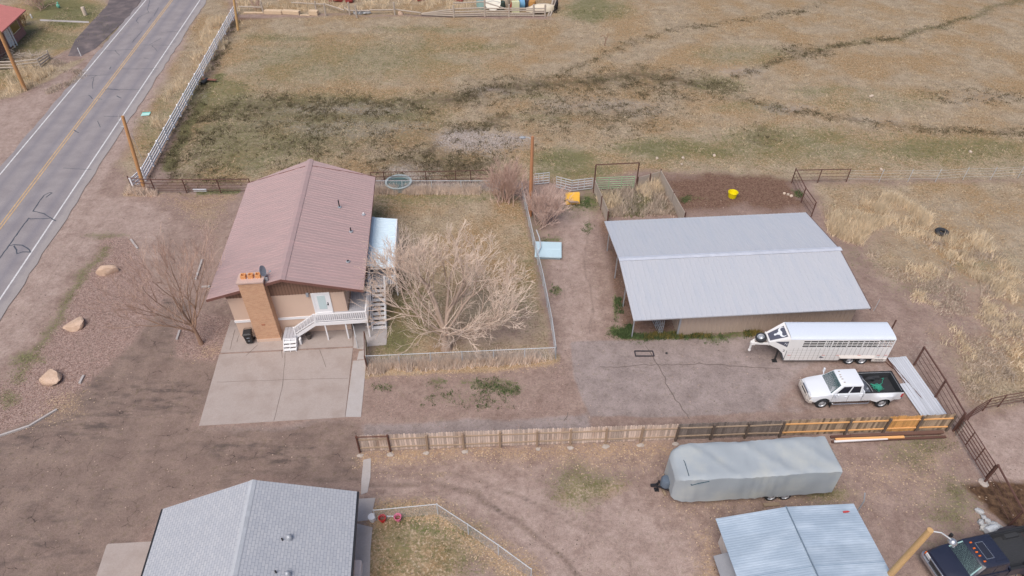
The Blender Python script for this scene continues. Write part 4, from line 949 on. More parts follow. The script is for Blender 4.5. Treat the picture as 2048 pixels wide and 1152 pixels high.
    mb.loft([[(x,y,z) for y,z in ((-1.0+e,.5),(-1.0+e,.72),(1.0-e,.72),(1.0-e,.5))] for x,e in ((2.68,.0),(2.88,.06 if not old else .02),(3.02,.3 if not old else .16))]); fbm=part('front_bumper',mb,m_bumper if not old else m_chrome,t,bevel=.03)
    if not old:
        mb=MB(); mb.tube([(3.0,-.5,.7),(3.06,-.5,1.08),(3.06,.5,1.08),(3.0,.5,.7)],.03,8); mb.tube([(2.95,-.95,.75),(3.02,-.75,1.02),(3.06,-.5,1.05)],.03,8); mb.tube([(2.95,.95,.75),(3.02,.75,1.02),(3.06,.5,1.05)],.03,8); mb.box(3.0,3.03,-.22,.22,.55,.68); part('grille_guard',mb,m_bumper,t)
    mb=MB(); mb.box(BX-.16,BX-.02,-.9,.9,.52,.68); part('rear_bumper',mb,m_chrome,t,bevel=.02)
    for y in (-.5,-.2,0,.2,.5):
        mb=MB(); mb.box(ft-.2-abs(y)*.12,ft-.08-abs(y)*.12,y-.035,y+.035,zr_-.02,zr_+.035); part('clearance_light',mb,m_amber if old else mat('smoked_lens',K(176,166,160),.3,bump=0),cab,bevel=.01)
    mb=MB(); mb.box(-2.9,2.6,-.45,.45,.34,.56); part('chassis',mb,m_black,t)
    for s in (-1,1):
        for x in (RA-.5,FA-.52): part('mud_flap',(lambda b_:b_.box(x-.02,x,s*.95-.16,s*.95+.16,.18,.6))(MB()),m_rubber,t)
    return t,cab,zr_
PT=Vector((21.06,27.80,0)); PRZ=math.pi+R(2.6)
pick,pcab,_z=build_pickup(PT,PRZ,m_wpaint,'white crew cab pickup with open bed parked on the asphalt by the fence')
pick.scale=(.945,.88,1.03); PM=wm(pick)@Matrix.Diagonal((.945,.88,1.03,1))
mb=MB(); mb.box(-.46,-.42,-.62,-.57,1.85,1.9); part('roof_antenna',mb,m_black,pcab)
mb=MB(); mb.box(.72,.9,-.3,.0,1.5,1.52,0,Matrix.Rotation(0,4,'Z')); 
# cargo in the bed
tk=thing('fuel_tank','black transfer tank across the front of the white pickup bed','fuel tank',PM@Vector((-.92,0,.82)),PRZ)
mb=MB(); mb.extr([(-.22,-.68,0),(.22,-.68,0),(.22,-.68,.42),(.1,-.68,.48),(-.22,-.68,.3)],(0,1.36,0)); part('tank_body',mb,mat('tank_black',K(92,96,106),.6,bump=0),tk,bevel=.02)
mb=MB(); mb.lathe([(.06,0),(.06,.06),(0,.06)],10,(.0,.5,.44)); mb.tube([(0,-.2,.44),(.05,-.2,.6),(-.2,.3,.5),(-.5,.7,.1)],.015,6); part('hose',mb,m_galv,tk)
sp=thing('spare_tyre','loose tyre lying against the far side of the white pickup bed','tyre',PM@Vector((-1.6,-.55,.95)),PRZ)
mb=MB(); mb.torus((0,0,0),.25,.1,26,10,'z',sq=1.1); part('tread',mb,m_rubber,sp,smooth=True); sp.rotation_euler=(R(72),0,PRZ)
mb=MB(); mb.torus((0,0,0),.17,.03,20,6,'z'); part('bead',mb,m_seam,sp)
mb=MB(); rr=random.Random(3); pts=[]
for i in range(90):
    pts.append((rr.gauss(0,.16),rr.gauss(0,.14),.03+.1*rr.random()))
pts+= [(-.2,-.2,.05),(-.45,-.35,.06),(-.5,-.5,.1),(-.62,-.6,.12),(-.5,-.62,.16),(-.7,-.7,.1)]
mb.tube(pts,.018,5,cap=False); solo('rope_tangle',mb,mat('green_rope',K(64,160,136),.7,bump=0),'tangled bright green rope heaped in the white pickup bed','rope',PM@Vector((-1.95,.12,.83)),PRZ)
DT,dcab,_z=build_pickup((24.0,16.72,0),math.pi+R(11.5),m_dpaint,'dark navy pickup with sunroof and amber roof lights at the photo corner',old=True)
mb=MB()
for i in range(7): mb.box(-.2,.45,-.6+i*.2-.02,-.6+i*.2+.02,1.805,1.822)
part('roof_rib',mb,m_dpaint,dcab)
mb=MB(); mb.box(.42,.82,-.42,.42,1.815,1.83); sr=part('sunroof',mb,m_darkglass,dcab)
mb=MB()
for a,b,c,d in ((.4,.84,-.44,-.415),(.4,.84,.415,.44),(.4,.425,-.415,.415),(.815,.84,-.415,.415)): mb.box(a,b,c,d,1.815,1.836)
part('sunroof_frame',mb,m_chrome,sr)
# ---------------------------------------------------------------- gooseneck stock trailer
m_twhite=mat('trailer_white',K(230,229,228),.45,var=.06,scale=1.2,fine=.05,bump=0,spec=.4)
m_tgrey=mat('trailer_dusty_white',K(218,212,206),.6,var=.12,scale=3,fine=.12,bump=0)
m_decal=mat('dark_grey_decal',K(86,88,102),.5,bump=0)
m_roofw=mat('trailer_roof_white',K(214,222,234),.4,var=.03,scale=.6,bump=0)
TL,TW=6.75,1.58
tr_=thing('stock_trailer','white slatted gooseneck livestock trailer parked beside the tan barn','stock trailer',(17.95,30.55,0))
zt,zl=2.45,.38
def trect(mb,x0,x1,z0,z1,y,th=.03): return mb.box(x0,x1,min(y,y+th),max(y,y+th),z0,z1)
mb=MB()
# roof skin with rounded eaves
prof=[(0,zt-.14),(.02,zt-.06),(.09,zt-.015),(.28,zt+.01),(TW/2,zt+.03),(TW-.28,zt+.01),(TW-.09,zt-.015),(TW-.02,zt-.06),(TW,zt-.14)]
rings=[[(x,y,z) for y,z in prof] for x in (0,TL*.5,TL)]
mb.loft(rings,cap=False,closed=False); 
ins=[[(x,y*.97+.03,z-.02) for y,z in prof] for x in (0,TL)]; mb.loft(ins,cap=False,closed=False)
troof=part('roof',mb,m_roofw,tr_,smooth=50)
NX,NW0,NW1,NZ0=-1.15,.32,1.24,1.76
mb=MB(); mb.extr([(0,.02,zt-.05),(0,TW-.02,zt-.05),(NX,NW1,NZ0),(NX,NW0,NZ0)],(0,0,-.05)); nose=part('nose',mb,m_twhite,tr_)
q0,q1,q2,q3=Vector((0,.02,zt-.05)),Vector((0,TW-.02,zt-.05)),Vector((NX,NW1,NZ0)),Vector((NX,NW0,NZ0))
mb=MB(); panel(mb,[q0,q1,q2,q3],.14,.82,.10,.95,.006,.004) if (q1-q0).cross(q3-q0).z>0 else panel(mb,[q1,q0,q3,q2],.18,.86,.02,.93,.008,.006)
lp_=part('emblem_panel',mb,m_decal,nose)
# long horned skull emblem, drawn on the sloping nose panel
nx_=(q0+q1)/2; nu=((q2+q3)/2-nx_); nl_=nu.length; nu.normalize(); nn_=Vector((0,1,0)).cross(nu); nn_=nn_ if nn_.z>0 else -nn_
def emb(a,b): return nx_+nu*(a)+Vector((0,1,0))*b+nn_*.014
half=[(.90,.0),(.90,.06),(.82,.085),(.72,.055),(.64,.11),(.57,.14)]
horn=[(.57,.22),(.53,.33),(.45,.40),(.34,.43),(.23,.40),(.15,.33),(.24,.36),(.33,.36),(.39,.31),(.42,.24),(.42,.15),(.38,.07),(.37,.0)]
out=half+horn; poly=[emb(a,b) for a,b in out]+[emb(a,-b) for a,b in reversed(out) if b>0]
mb=MB(); mb.extr(poly,-nn_*.006); part('skull_emblem',mb,mat('decal_white',K(226,230,236),.5,bump=0),lp_)
# nose side skirts
for y,yn in ((.0,NW0),(TW,NW1)):
    mb=MB(); th=.03 if y==0 else -.03
    mb.extr([(0,y,zt-.1),(NX,yn,NZ0),(NX,yn,NZ0-.22),(-.6,(y+yn)/2,1.34),(-.22,y*.8+yn*.2,1.0),(0,y,.5)],(0,th,0)); ns=part('nose_side',mb,m_twhite,tr_)
    if y==0:
        S0,S1=Vector((0,y,0)),Vector((NX,yn,0)); e=(S1-S0); 
        W_=lambda f,z,o=.012:(S0+e*f)+Vector((-.4,-1,0)).normalized()*o+Vector((0,0,z))
        mb=MB(); mb.extr([W_(.06,2.14),W_(.06,1.62),W_(.72,1.9)],Vector((.4,1,0)).normalized()*.008); tri=part('side_decal',mb,m_decal,ns)
        tb_=text_mb('H',.26); dx=(S0-S1).normalized(); Mx=frame(W_(.17,1.88,.016),dx,Vector((0,0,1)),dx.cross(Vector((0,0,1)))) @ Matrix.Rotation(R(-20),4,'Z')
        m2=MB(); m2.merge(tb_,Mx); part('lettering',m2,mat('decal_white',(.8,.8,.8)),tri)
        tb_=text_mb('2',.26); Mx=frame(W_(.16,1.25,.012),dx,Vector((0,0,1)),dx.cross(Vector((0,0,1)))); m2=MB(); m2.merge(tb_,Mx); part('lettering',m2,m_seam,ns)
mb=MB(); mb.box(NX-.06,NX+.02,NW0-.04,NW1+.04,NZ0-.24,NZ0+.02); part('nose_rail',mb,m_twhite,nose)
# gooseneck
mb=MB()
for y in (NW0+.02,NW1-.02): mb.beam((NX+.1,y,NZ0-.16),(-2.0,.79+(y-.79)*.25,1.3),.08,.14); mb.beam((.05,y,1.35),(NX,y,NZ0-.16),.08,.12)
mb.loft([[(-1.9,.64,1.16),(-1.9,.94,1.16),(-1.9,.94,1.36),(-1.9,.64,1.36)],[(-2.15,.68,1.1),(-2.15,.9,1.1),(-2.15,.9,1.3),(-2.15,.68,1.3)]]); mb.tube([(-2.08,.79,1.2),(-2.08,.79,.62)],.07,10); mb.tube([(-2.08,.79,.62),(-2.08,.79,.5)],.09,10)
neck=part('gooseneck',mb,m_twhite,tr_)
sw_=wheel(tr_,(0,0,0),.36,.22,1); Ms=Matrix.Translation((-1.58,.79,1.72))@Matrix.Rotation(R(-20),4,'Y')@Matrix.Rotation(R(96),4,'X'); sw_.matrix_local=Ms
mb=MB(); mb.beam((-.42,.28,1.15),(-.42,.28,.06),.09,.09); mb.box(-.58,-.26,.14,.42,0.0,.05); mb.beam((-.3,.28,.9),(-.05,.28,1.1),.03,.03); part('landing_jack',mb,m_black,tr_)
for y in (0,TW):
    th=.03 if y==0 else -.03; sg=-1 if y==0 else 1
    mb=MB(); lowz=1.60
    mb.extr([(0,y,zl),(0,y,lowz),(TL,y,lowz),(TL,y,zl),(5.85,y,zl),(5.75,y,.78),(3.85,y,.78),(3.6,y,zl)],(0,th,0)); mb.box(0,TL,min(y,y+th),max(y,y+th),2.2,zt-.13)
    mb.box(0,.85,min(y,y+th),max(y,y+th),lowz,2.2); mb.box(TL-.05,TL,min(y,y+th),max(y,y+th),lowz,2.2)
    side=part('side_wall',mb,m_twhite,tr_)
    mb=MB(); x=.85
    for x,wd in ((.85,.05),(2.3,.06),(2.75,.07),(3.75,.07),(4.75,.07),(5.75,.07)): mb.box(x,x+wd,min(y,y+th*1.4),max(y,y+th*1.4),lowz-.02,2.22)
    for i in range(6):
        for j in (1,2):
            a=(.85,2.3,2.75,3.75,4.75,5.75)[i]; b=(2.3,2.75,3.75,4.75,5.75,TL-.05)[i]; xx=a+(b-a)*j/3; mb.box(xx-.012,xx+.012,min(y+th*.2,y+th),max(y+th*.2,y+th),lowz,2.2)
    for z in (1.75,1.9,2.05): mb.box(.85,TL-.05,min(y+th*.1,y+th*.9),max(y+th*.1,y+th*.9),z-.016,z+.016)
    part('slat',mb,m_twhite,side)
    mb=MB()
    for i in range(22):
        x=.4+i*.29; mb.box(x-.008,x+.008,y+sg*.006-.004,y+sg*.006+.004,.42 if not 3.5<x<5.95 else .84,lowz-.03)
    for z in (.62,.86,1.1,1.35): mb.box(.1,3.4,y+sg*.005-.003,y+sg*.005+.003,z-.004,z+.004)
    part('panel_groove',mb,mat('groove_grey',K(168,164,160),.7,bump=0),side)
    mb=MB(); mb.extr([(3.45,y+sg*.005,.84),(5.95,y+sg*.005,.84),(5.85,y+sg*.12,.66),(3.65,y+sg*.12,.66)],(0,0,.03)); mb.box(5.8,TL,y-.02+sg*.03,y+.02+sg*.03,zl-.06,.58); part('fender',mb,m_tgrey,side)
    mb=MB()
    for i in range(6): mb.box(6.0+i*.1,6.06+i*.1,y+sg*.052-.004,y+sg*.052+.004,.42,.52)
    part('step_slot',mb,m_seam,side)
    mb=MB()
    for x in (.15,2.4,3.35,4.75,6.0,6.5): mb.box(x,x+.2,y+sg*.012-.004,y+sg*.012+.004,.855,.89)
    part('reflector_strip',mb,mat('reflector_red',K(206,110,100),.5,bump=0),side)
    for x in (4.37,5.2): wheel(tr_,(x,y-sg*.1+sg*.02,.36),.36,.24,sg)
    if y==0:
        mb=MB(); mb.extr([(2.3,-.012,.62),(2.3,-.012,.8),(2.62,-.012,.62)],(0,.008,0)); part('side_decal',mb,m_decal,side)
        mb=MB(); rr=random.Random(5); x=TL-1.0
        while x<TL-.1:
            mb.box(x,x+rr.uniform(.03,.06),-.018,-.01,zt-.21,zt-.21+rr.uniform(.04,.075)); x+=.075 if rr.random()<.85 else .13
        part('lettering',mb,mat('dark_green_ink',K(70,90,84),.6,bump=0),side)
mb=MB(); mb.box(.03,TL-.03,TW-.05,TW-.035,zl,1.59); mb.box(.03,TL-.03,.035,.05,zl,1.59); mb.box(.03,TL-.03,TW-.05,TW-.035,2.2,zt-.1); part('interior_shade_lining',mb,mat('painted_shade_panel',K(62,56,66),.8,bump=0),tr_)  # dark panels added to paint interior shade and grime behind the slat openings
mb=MB(); mb.box(0,TL,.03,TW-.03,zl,zl+.08); part('floor',mb,m_liner,tr_)
mb=MB(); mb.box(-.02,.02,.0,TW,zl,1.3); part('front_wall',mb,mat('trailer_front_grey',K(120,124,130),.6),tr_)
mb=MB(); xg=TL+.02
for y in (0.02,.53,1.03,TW-.06): mb.box(xg-.03,xg+.03,y,y+.05,zl-.02,zt-.12)
for z in (.4,.75,1.1,1.45,1.8,2.2): mb.box(xg-.02,xg+.02,.02,TW-.02,z-.02,z+.02)
part('rear_gate',mb,m_twhite,tr_)
# ---------------------------------------------------------------- covered travel trailer
m_cover=mat('grey_tarp',K(160,168,174),.75,var=.1,scale=.7,fine=.05,fscale=40,bump=.08,col2=K(172,176,174))
RVL,RVW,RVH=8.85,2.3,2.62
rv=thing('covered_trailer','travel trailer wrapped in a fitted pale grey cover tied at the front','travel trailer',(8.75,20.0,0),R(3.9))
ns,nr=70,44; rings=[]; rr=random.Random(9)
def smooth01(x): x=max(0,min(1,x)); return x*x*(3-2*x)
for i in range(ns+1):
    f=i/ns; x=RVL*f
    fr=min(1,x/1.25); nosew=(.62+.38*math.sqrt(max(0,1-(1-fr)**2)))
    top=RVH*(.80+.20*math.sqrt(max(0,1-(1-fr)**2)))+.0
    top+=-.12*smooth01((x-7.2)/1.6)*0 + .05*math.sin(x*1.1)
    hw=RVW/2*nosew; zb=.5+.14*smooth01((x-4.6)/.5)*(1-smooth01((x-6.9)/.6))+ .12*smooth01((x-7.2)/1.2)
    zb-=.16*math.exp(-((x-5.9)/.75)**2)
    ring=[]
    for j in range(nr+1):
        s=j/nr
        # near skirt -> roof -> far skirt
        if s<.32: u=s/.32; y=-hw-.03*(1-u); z=zb+(top-.06-zb)*u
        elif s<.68:
            u=(s-.32)/.36; y=-hw+2*hw*u; e=min(u,1-u)*2; z=top-.06*(1-min(1,e*3.5))**2-.0*e; z+=(-.05)*math.sin(math.pi*u)*(.6+.4*math.sin(x*1.7+1))
        else: u=(s-.68)/.32; y=hw+.03*u; z=top-.06+(zb-top+.06)*u
        fo=.018*math.sin(9*x+5*math.sin(1.3*x)+6*s)*(1 if s<.32 or s>.68 else .3)+.012*math.sin(3.1*x-11*s)
        if .32<=s<=.68:
            fo+=.06*abs(math.sin(1.6*(x-3*s)+1.))**10-.05*abs(math.sin(.9*x+5*s))**10+.05*abs(math.sin(1.1*x+7*s+2))**14
            z+=fo
        else: y+=fo*(1 if y>0 else -1)
        ring.append((x,y,z))
    rings.append(ring)
mb=MB(); mb.loft([[Vector(p)+Vector((0,RVW/2,0)) for p in r] for r in rings],cap=False,closed=False)
# front and rear faces
def face_cap(r,bx):
    n=len(r); c=[Vector(p)+Vector((0,RVW/2,0)) for p in r]
    for k in range(n//2): 
        a,b,c2,d=c[k],c[k+1],c[n-2-k],c[n-1-k]; mb.quad(a,b,c2,d)
face_cap(rings[0],-1); face_cap(rings[-1],1)
cov=part('cover',mb,m_cover,rv,smooth=50)
P_=lambda i,j,o=.015:Vector(rings[i][j])+Vector((0,RVW/2,o))
mb=MB(); mb.tube([P_(4,31)+Vector((-.02,0,0)),P_(5,22),P_(5,16),P_(6,11)+Vector((0,-.03,0))],.02,6); mb.tube([P_(6,11)+Vector((0,-.03,0)),P_(9,12)+Vector((0,-.04,.02)),P_(13,13)+Vector((0,-.02,.03))],.025,6); part('tie_cord',mb,mat('dark_cord',K(60,84,96),.7,bump=0),cov)
for x in (5.55,6.35):
    for y,s in ((.12,-1),(RVW-.12,1)): wheel(rv,(x,y,.34),.34,.2,s)
mb=MB(); mb.beam((.6,.5,.5),(-.75,1.15,.48),.07,.1); mb.beam((.6,1.8,.5),(-.75,1.15,.48),.07,.1); mb.box(-.95,-.7,1.08,1.22,.42,.56); mb.tube([(-.55,1.15,.95),(-.55,1.15,.02)],.04,8); mb.box(-.68,-.42,1.02,1.28,0,.03); part('hitch',mb,m_blackmetal,rv)
mb=MB(); mb.lathe([(.3,.45),(.31,.95),(.24,1.05),(.0,1.08)],16,(-.12,1.15,0)); part('gas_bottle_cover',mb,mat('slate_plastic',K(92,104,118),.5,bump=0),rv,smooth=40)
mb=MB(); mb.box(1,8.5,.3,RVW-.3,.38,.6); part('chassis',mb,m_black,rv)
mb=MB(); mb.box(5.1,6.0,-.32,-.12,0,.1); solo('wheel_chock',mb,m_wood,'grey timber block chocking the covered trailer wheels','timber block',(8.75,20.0,0),R(3.9))
mb=MB(); mb.box(-.06,.06,-.25,.25,0,.12); solo('wheel_chock',mb,m_wood,'short pale timber block under the covered trailer hitch','timber block',at(1327,984),R(12))
# ================================================================ fences
def V(u,v,z=0.): return at(u,v,z)
m_rail=mat('white_vinyl',K(236,236,240),.5,var=.03,bump=0)
m_pipe=mat('brown_pipe',K(98,70,62),.75,var=.18,fine=.15,bump=0)
m_greypipe=mat('grey_pipe',K(196,200,204),.5,metal=.1,var=.12,bump=0)
m_greenpipe=mat('pale_green_pipe',K(150,182,140),.55,var=.12,bump=0)
m_oldwood=mat('silver_old_wood',K(178,166,154),.9,var=.15,fine=.15,fscale=20,tint=.5)
m_wire=mat('chain_link_wire',K(190,194,198),.5,metal=.1,bump=0)
m_footing=mat('concrete_footing',K(176,166,158),.95,var=.12,fine=.15,bump=.2)
# white ranch fence along the road
pb=[V(u,v) for u,v in ((474,27),(459,58),(451,72),(443,87),(435,103),(426,118),(417,134),(408,151),(398,170),(387,188),(377,206),(366,226),(356,247),(345,267),(332,292),(319,312),(307,336),(292,361),(272,381))]
a,b=pb[0],pb[-2]; n=17
pb=[a.lerp(b,i/n) for i in range(n+1)]+[V(270,381)]
rf=thing('ranch_fence','long white four rail ranch fence running beside the road','fence',pb[0])
for i,p in enumerate(pb): 
    mb=MB(); mb.box(p.x-.07,p.x+.07,p.y-.07,p.y+.07,0,1.32); mb.loft([[(p.x+sx*.085,p.y+sy*.085,1.32) for sx,sy in ((-1,-1),(1,-1),(1,1),(-1,1))],[(p.x+sx*.02,p.y+sy*.02,1.38) for sx,sy in ((-1,-1),(1,-1),(1,1),(-1,1))]]); part('post',mb,m_rail,rf,world=True)
for z in (.28,.58,.88,1.18):
    mb=MB()
    for p,q in zip(pb[:-1],pb[1:]): mb.beam(p+Vector((0,0,z)),q+Vector((0,0,z)),.06,.15)
    part('rail',mb,m_rail,rf,world=True)
# pipe fences
def pipe_fence(name,label,pts,h,zs,m=m_pipe,r=.04,rr=.025,cat='fence',posts=None,extra=0.,cap=True,group=None):
    P=[V(*p) if len(p)==2 else Vector(p) for p in pts]; t=thing(name,label,cat,P[0],group=group)
    for p in (P if posts is None else [V(*q) for q in posts]):
        mb=MB(); mb.tube([p+Vector((0,0,-.05)),p+Vector((0,0,h+extra))],r,8); part('post',mb,m,t,world=True)
    for z in zs:
        mb=MB(); mb.tube([p+Vector((0,0,z)) for p in P],rr if z<h-.05 else r*.9,6); part('rail',mb,m,t,world=True)
    return t
pipe_fence('pipe_fence','short brown pipe barrier across the foot of the orange utility pole',[(267,381),(312,386)],1.5,(.1,.55,.95,1.35),r=.055,rr=.035)
pipe_fence('pipe_fence','brown pipe and wire fence between utility pole and house',[(312,386),(374,386),(442,386),(505,385)],1.45,(1.4,1.1,.8,.5,.25),r=.05,rr=.02)
pipe_fence('pipe_fence','brown pipe fence behind the round stock tank',[(745,370),(770,369),(853,368),(912,367),(942,366),(985,365)],1.35,(1.3,.85,.45),rr=.025)
# pipe panels right of the barn
pipe_fence('pipe_fence','brown pipe fence along the right side of the asphalt yard',[(1828,730),(1869,796),(1906,862)],1.75,(1.7,1.35,1.0,.65,.3),r=.065,rr=.018)
pipe_fence('pipe_fence','brown pipe fence running down past the mud puddle',[(1968,965),(2015,1055),(2080,1180)],1.75,(1.7,1.2,.8,.4),r=.065,rr=.014)
g=thing('pipe_gate','wide brown six bar pipe gate beside the mud puddle','gate',V(1906,862))
A,B=V(1908,866),V(1966,961)
for z in (.3,.55,.8,1.05,1.3,1.55):
    mb=MB(); mb.tube([A+Vector((0,0,z)),B+Vector((0,0,z))],.03,6); part('rail',mb,m_pipe,g,world=True)
for f in (0,.33,.66,1):
    mb=MB(); p=A.lerp(B,f); mb.tube([p+Vector((0,0,.3)),p+Vector((0,0,1.55))],.035,6); part('upright',mb,m_pipe,g,world=True)
mb=MB(); mb.ball(V(1967,966),.28,.28,.12,9,5,jit=.15); solo('post_footing',mb,m_footing,'pale concrete lump at the foot of the wide pipe gate post','concrete footing',fix=True)
# curved loading panels (round pen) on the far right
cp=[(1908,862),(1935,840),(1965,822),(1995,815),(2048,806),(2110,800)]
pipe_fence('pipe_fence','curving brown stock panels around the bare dirt paddock',cp,1.25,(1.2,.9,.6,.3),r=.035,rr=.025)
# pipe fences right rear
pipe_fence('pipe_fence','brown pipe fence at the back corner beside the dirt corral',[(1583,366),(1602,405),(1622,434)],1.55,(1.5,1.1,.7,.3),r=.05,rr=.02)
pipe_fence('pipe_fence','low brown pipe panel joining the wire pasture fence',[(1583,366),(1635,365),(1692,364)],1.4,(1.35,.95,.6,.25),r=.045,rr=.018)
wf=thing('wire_fence','thin wire pasture fence on slim steel posts at right','fence',V(1692,364))
wp=[V(1692,364)]+[V(u,v) for u,v in ((1757,365),(1815,364),(1870,364),(1925,360),(1980,360),(2035,356),(2100,353))]
for k,p in enumerate(wp[1:]):
    mb=MB(); mb.tube([p,p+Vector((.03,0,1.35))],.022,5); mb.tube([p+Vector((.025,0,1.05)),p+Vector((.03,0,1.36))],.03,5); part('post',mb,m_greypipe,wf,world=True)
for z in (.35,.65,.95,1.2):
    mb=MB(); mb.tube([p+Vector((0,0,z)) for p in wp],.008,4); part('wire',mb,m_wire,wf,world=True)
mb=MB(); 
solo('lone_post',(lambda b:b.tube([(0,0,0),(0,0,1.35)],.05,8))(MB()),m_pipe,'lone brown pipe post behind the stock trailer','post',V(1778,668))
solo('lone_post',(lambda b:b.tube([(0,0,0),(.05,0,1.1)],.02,6))(MB()),m_greypipe,'slim steel post near the front right barn corner','post',V(1747,622))
# corral: overhead frame with green gate, plank walls
of=thing('gate_frame','tall brown pipe archway standing over the green corral gate','archway',V(1188,382))
A,B=V(1187,383),V(1271,379); top=2.75
for p in (A,B):
    mb=MB(); mb.tube([p,p+Vector((0,0,top))],.06,8); part('post',mb,m_pipe,of,world=True)
mb=MB(); mb.tube([A+Vector((0,0,top)),B+Vector((0,0,top))],.05,8); part('crossbar',mb,m_pipe,of,world=True)
gg=thing('tube_gate','pale green tube gate closed under the tall brown archway','gate',V(1190,382))
A,B=V(1191,381),V(1267,378)
for z in (.2,.42,.64,.86,1.1,1.32):
    mb=MB(); mb.tube([A+Vector((0,0,z)),B+Vector((0,0,z))],.028,6); part('rail',mb,m_greenpipe,gg,world=True)
for f in (0.01,.33,.66,.99):
    mb=MB(); p=A.lerp(B,f); mb.tube([p+Vector((0,0,.2)),p+Vector((0,0,1.32))],.03,6); part('upright',mb,m_greenpipe,gg,world=True)
def bent_gate(label,a,b,h=1.2):
    t=thing('tube_gate',label,'gate',a)
    for z in (.15,.42,.7,.95,h):
        mb=MB(); mb.tube([a+Vector((0,0,z)),b+Vector((0,0,z))],.03,6); part('rail',mb,m_greypipe,t,world=True)
    for f in (0.,.3,.6,1):
        mb=MB(); p=a.lerp(b,f); mb.tube([p+Vector((0,0,.15)),p+Vector((0,0,h))],.03,6); part('upright',mb,m_greypipe,t,world=True)
bent_gate('silver tube gate leaning beside the brown archway post',V(1143,384),V(1184,379))
bent_gate('silver tube gate half hidden by the bare bush',V(1112,376),V(1143,384))
bent_gate('silver tube panel between the lamp pole and bush',V(1068,371),V(1098,368))
def plank_wall(label,a,b,h,boards=4,posts=(0,.55,1),side=1):
    t=thing('plank_fence',label,'fence',a); d=(b-a).normalized(); nn=Vector((-d.y,d.x,0))*side
    for k in range(boards):
        z=.08+k*h/boards; mb=MB(); mb.beam(a+nn*.03+Vector((0,0,z+h/boards/2)),b+nn*.03+Vector((0,0,z+h/boards/2)),.04,h/boards-.03,random.uniform(-.2,.1)); part('board',mb,m_oldwood,t,world=True)
    for f in posts:
        p=a.lerp(b,f); mb=MB(); mb.tube([p,p+Vector((0,0,h+.15))],.06,8); part('post',mb,m_pipe,t,world=True)
plank_wall('grey plank corral wall running from archway to barn',V(1187,385),V(1214,450),1.25,3)
plank_wall('grey plank corral wall between weeds and dirt corral',V(1318,365),V(1366,452),1.25,3,side=-1)
plank_wall('short grey plank wall right of the green gate',V(1273,378),V(1318,365),1.1,3)
# chain link
def chain(label,pts,h,posts_every=2.1,name='chain_link_fence',dx=.15,group=None,gap=.05):
    P=[V(*p) if not isinstance(p,Vector) else p for p in pts]; t=thing(name,label,'fence',P[0])
    for a,b in zip(P[:-1],P[1:]):
        L=(b-a).length; k=max(1,round(L/posts_every))
        for i in range(k+1):
            if i==k and b is not P[-1]: continue
            p=a.lerp(b,i/k); mb=MB(); mb.tube([p,p+Vector((0,0,h+.04))],.032,8); part('post',mb,m_greypipe,t,world=True)
        d=(b-a)/L; mb=MB(); k=int((L+h)/dx)
        for i in range(k):
            for s in (1,-1):
                x0=i*dx-h if s==1 else i*dx; x1=x0+h*s; za,zb=gap,h
                # clip to [0,L]
                pts2=[]
                u0,u1=(x0,x1)
                lo,hi=0.,1.
                if u1!=u0:
                    ta,tb=(0-u0)/(u1-u0),(L-u0)/(u1-u0); lo=max(lo,min(ta,tb)); hi=min(hi,max(ta,tb))
                if lo>=hi: continue
                pa=a+d*(u0+(u1-u0)*lo)+Vector((0,0,za+(zb-za)*lo)); pb_=a+d*(u0+(u1-u0)*hi)+Vector((0,0,za+(zb-za)*hi))
                mb.tube([pa,pb_],.0035,3,cap=False)
        part('mesh_panel',mb,m_wire,t,world=True,fix=False)
    mb=MB(); mb.tube([p+Vector((0,0,h)) for p in P],.026,6); part('top_rail',mb,m_greypipe,t,world=True)
    return t
chain('chain link fence along the front of the bare tree yard',[(737,735),(1111,718)],1.12,2.05)
chain('chain link fence along the right side of the bare tree yard',[(1111,718),(1103,660),(1086,572),(1066,490),(1043,385)],1.12,2.6)
chain('chain link fence at the back of the bare tree yard',[(748,383),(981,383)],1.12,2.9)
chain('chain link fence closing the grey shingle neighbour garden',[(752,1041),(876,1029),(937,1069),(997,1110),(1062,1158)],1.05,2.3)
chain('narrow chain link gate beside the white deck post',[(707,655),(716,697)],1.1,2.)
mb=MB(); 
for i in range(22):
    for s in (1,-1): 
        x0=i*.07-.5; mb.beam((max(0,min(1.,x0 if s>0 else x0+.5)),0,.15),(max(0,min(1.,x0+.5 if s>0 else x0)),0,1.05),.03,.012)
mb.box(0,.05,-.02,.02,.1,1.2); mb.box(.95,1.,-.02,.02,.1,1.2); mb.box(0,1,-.02,.02,1.12,1.18)
solo('lattice_panel',mb,m_white,'white diagonal lattice panel at the back yard corner','lattice panel',V(984,386),R(30))
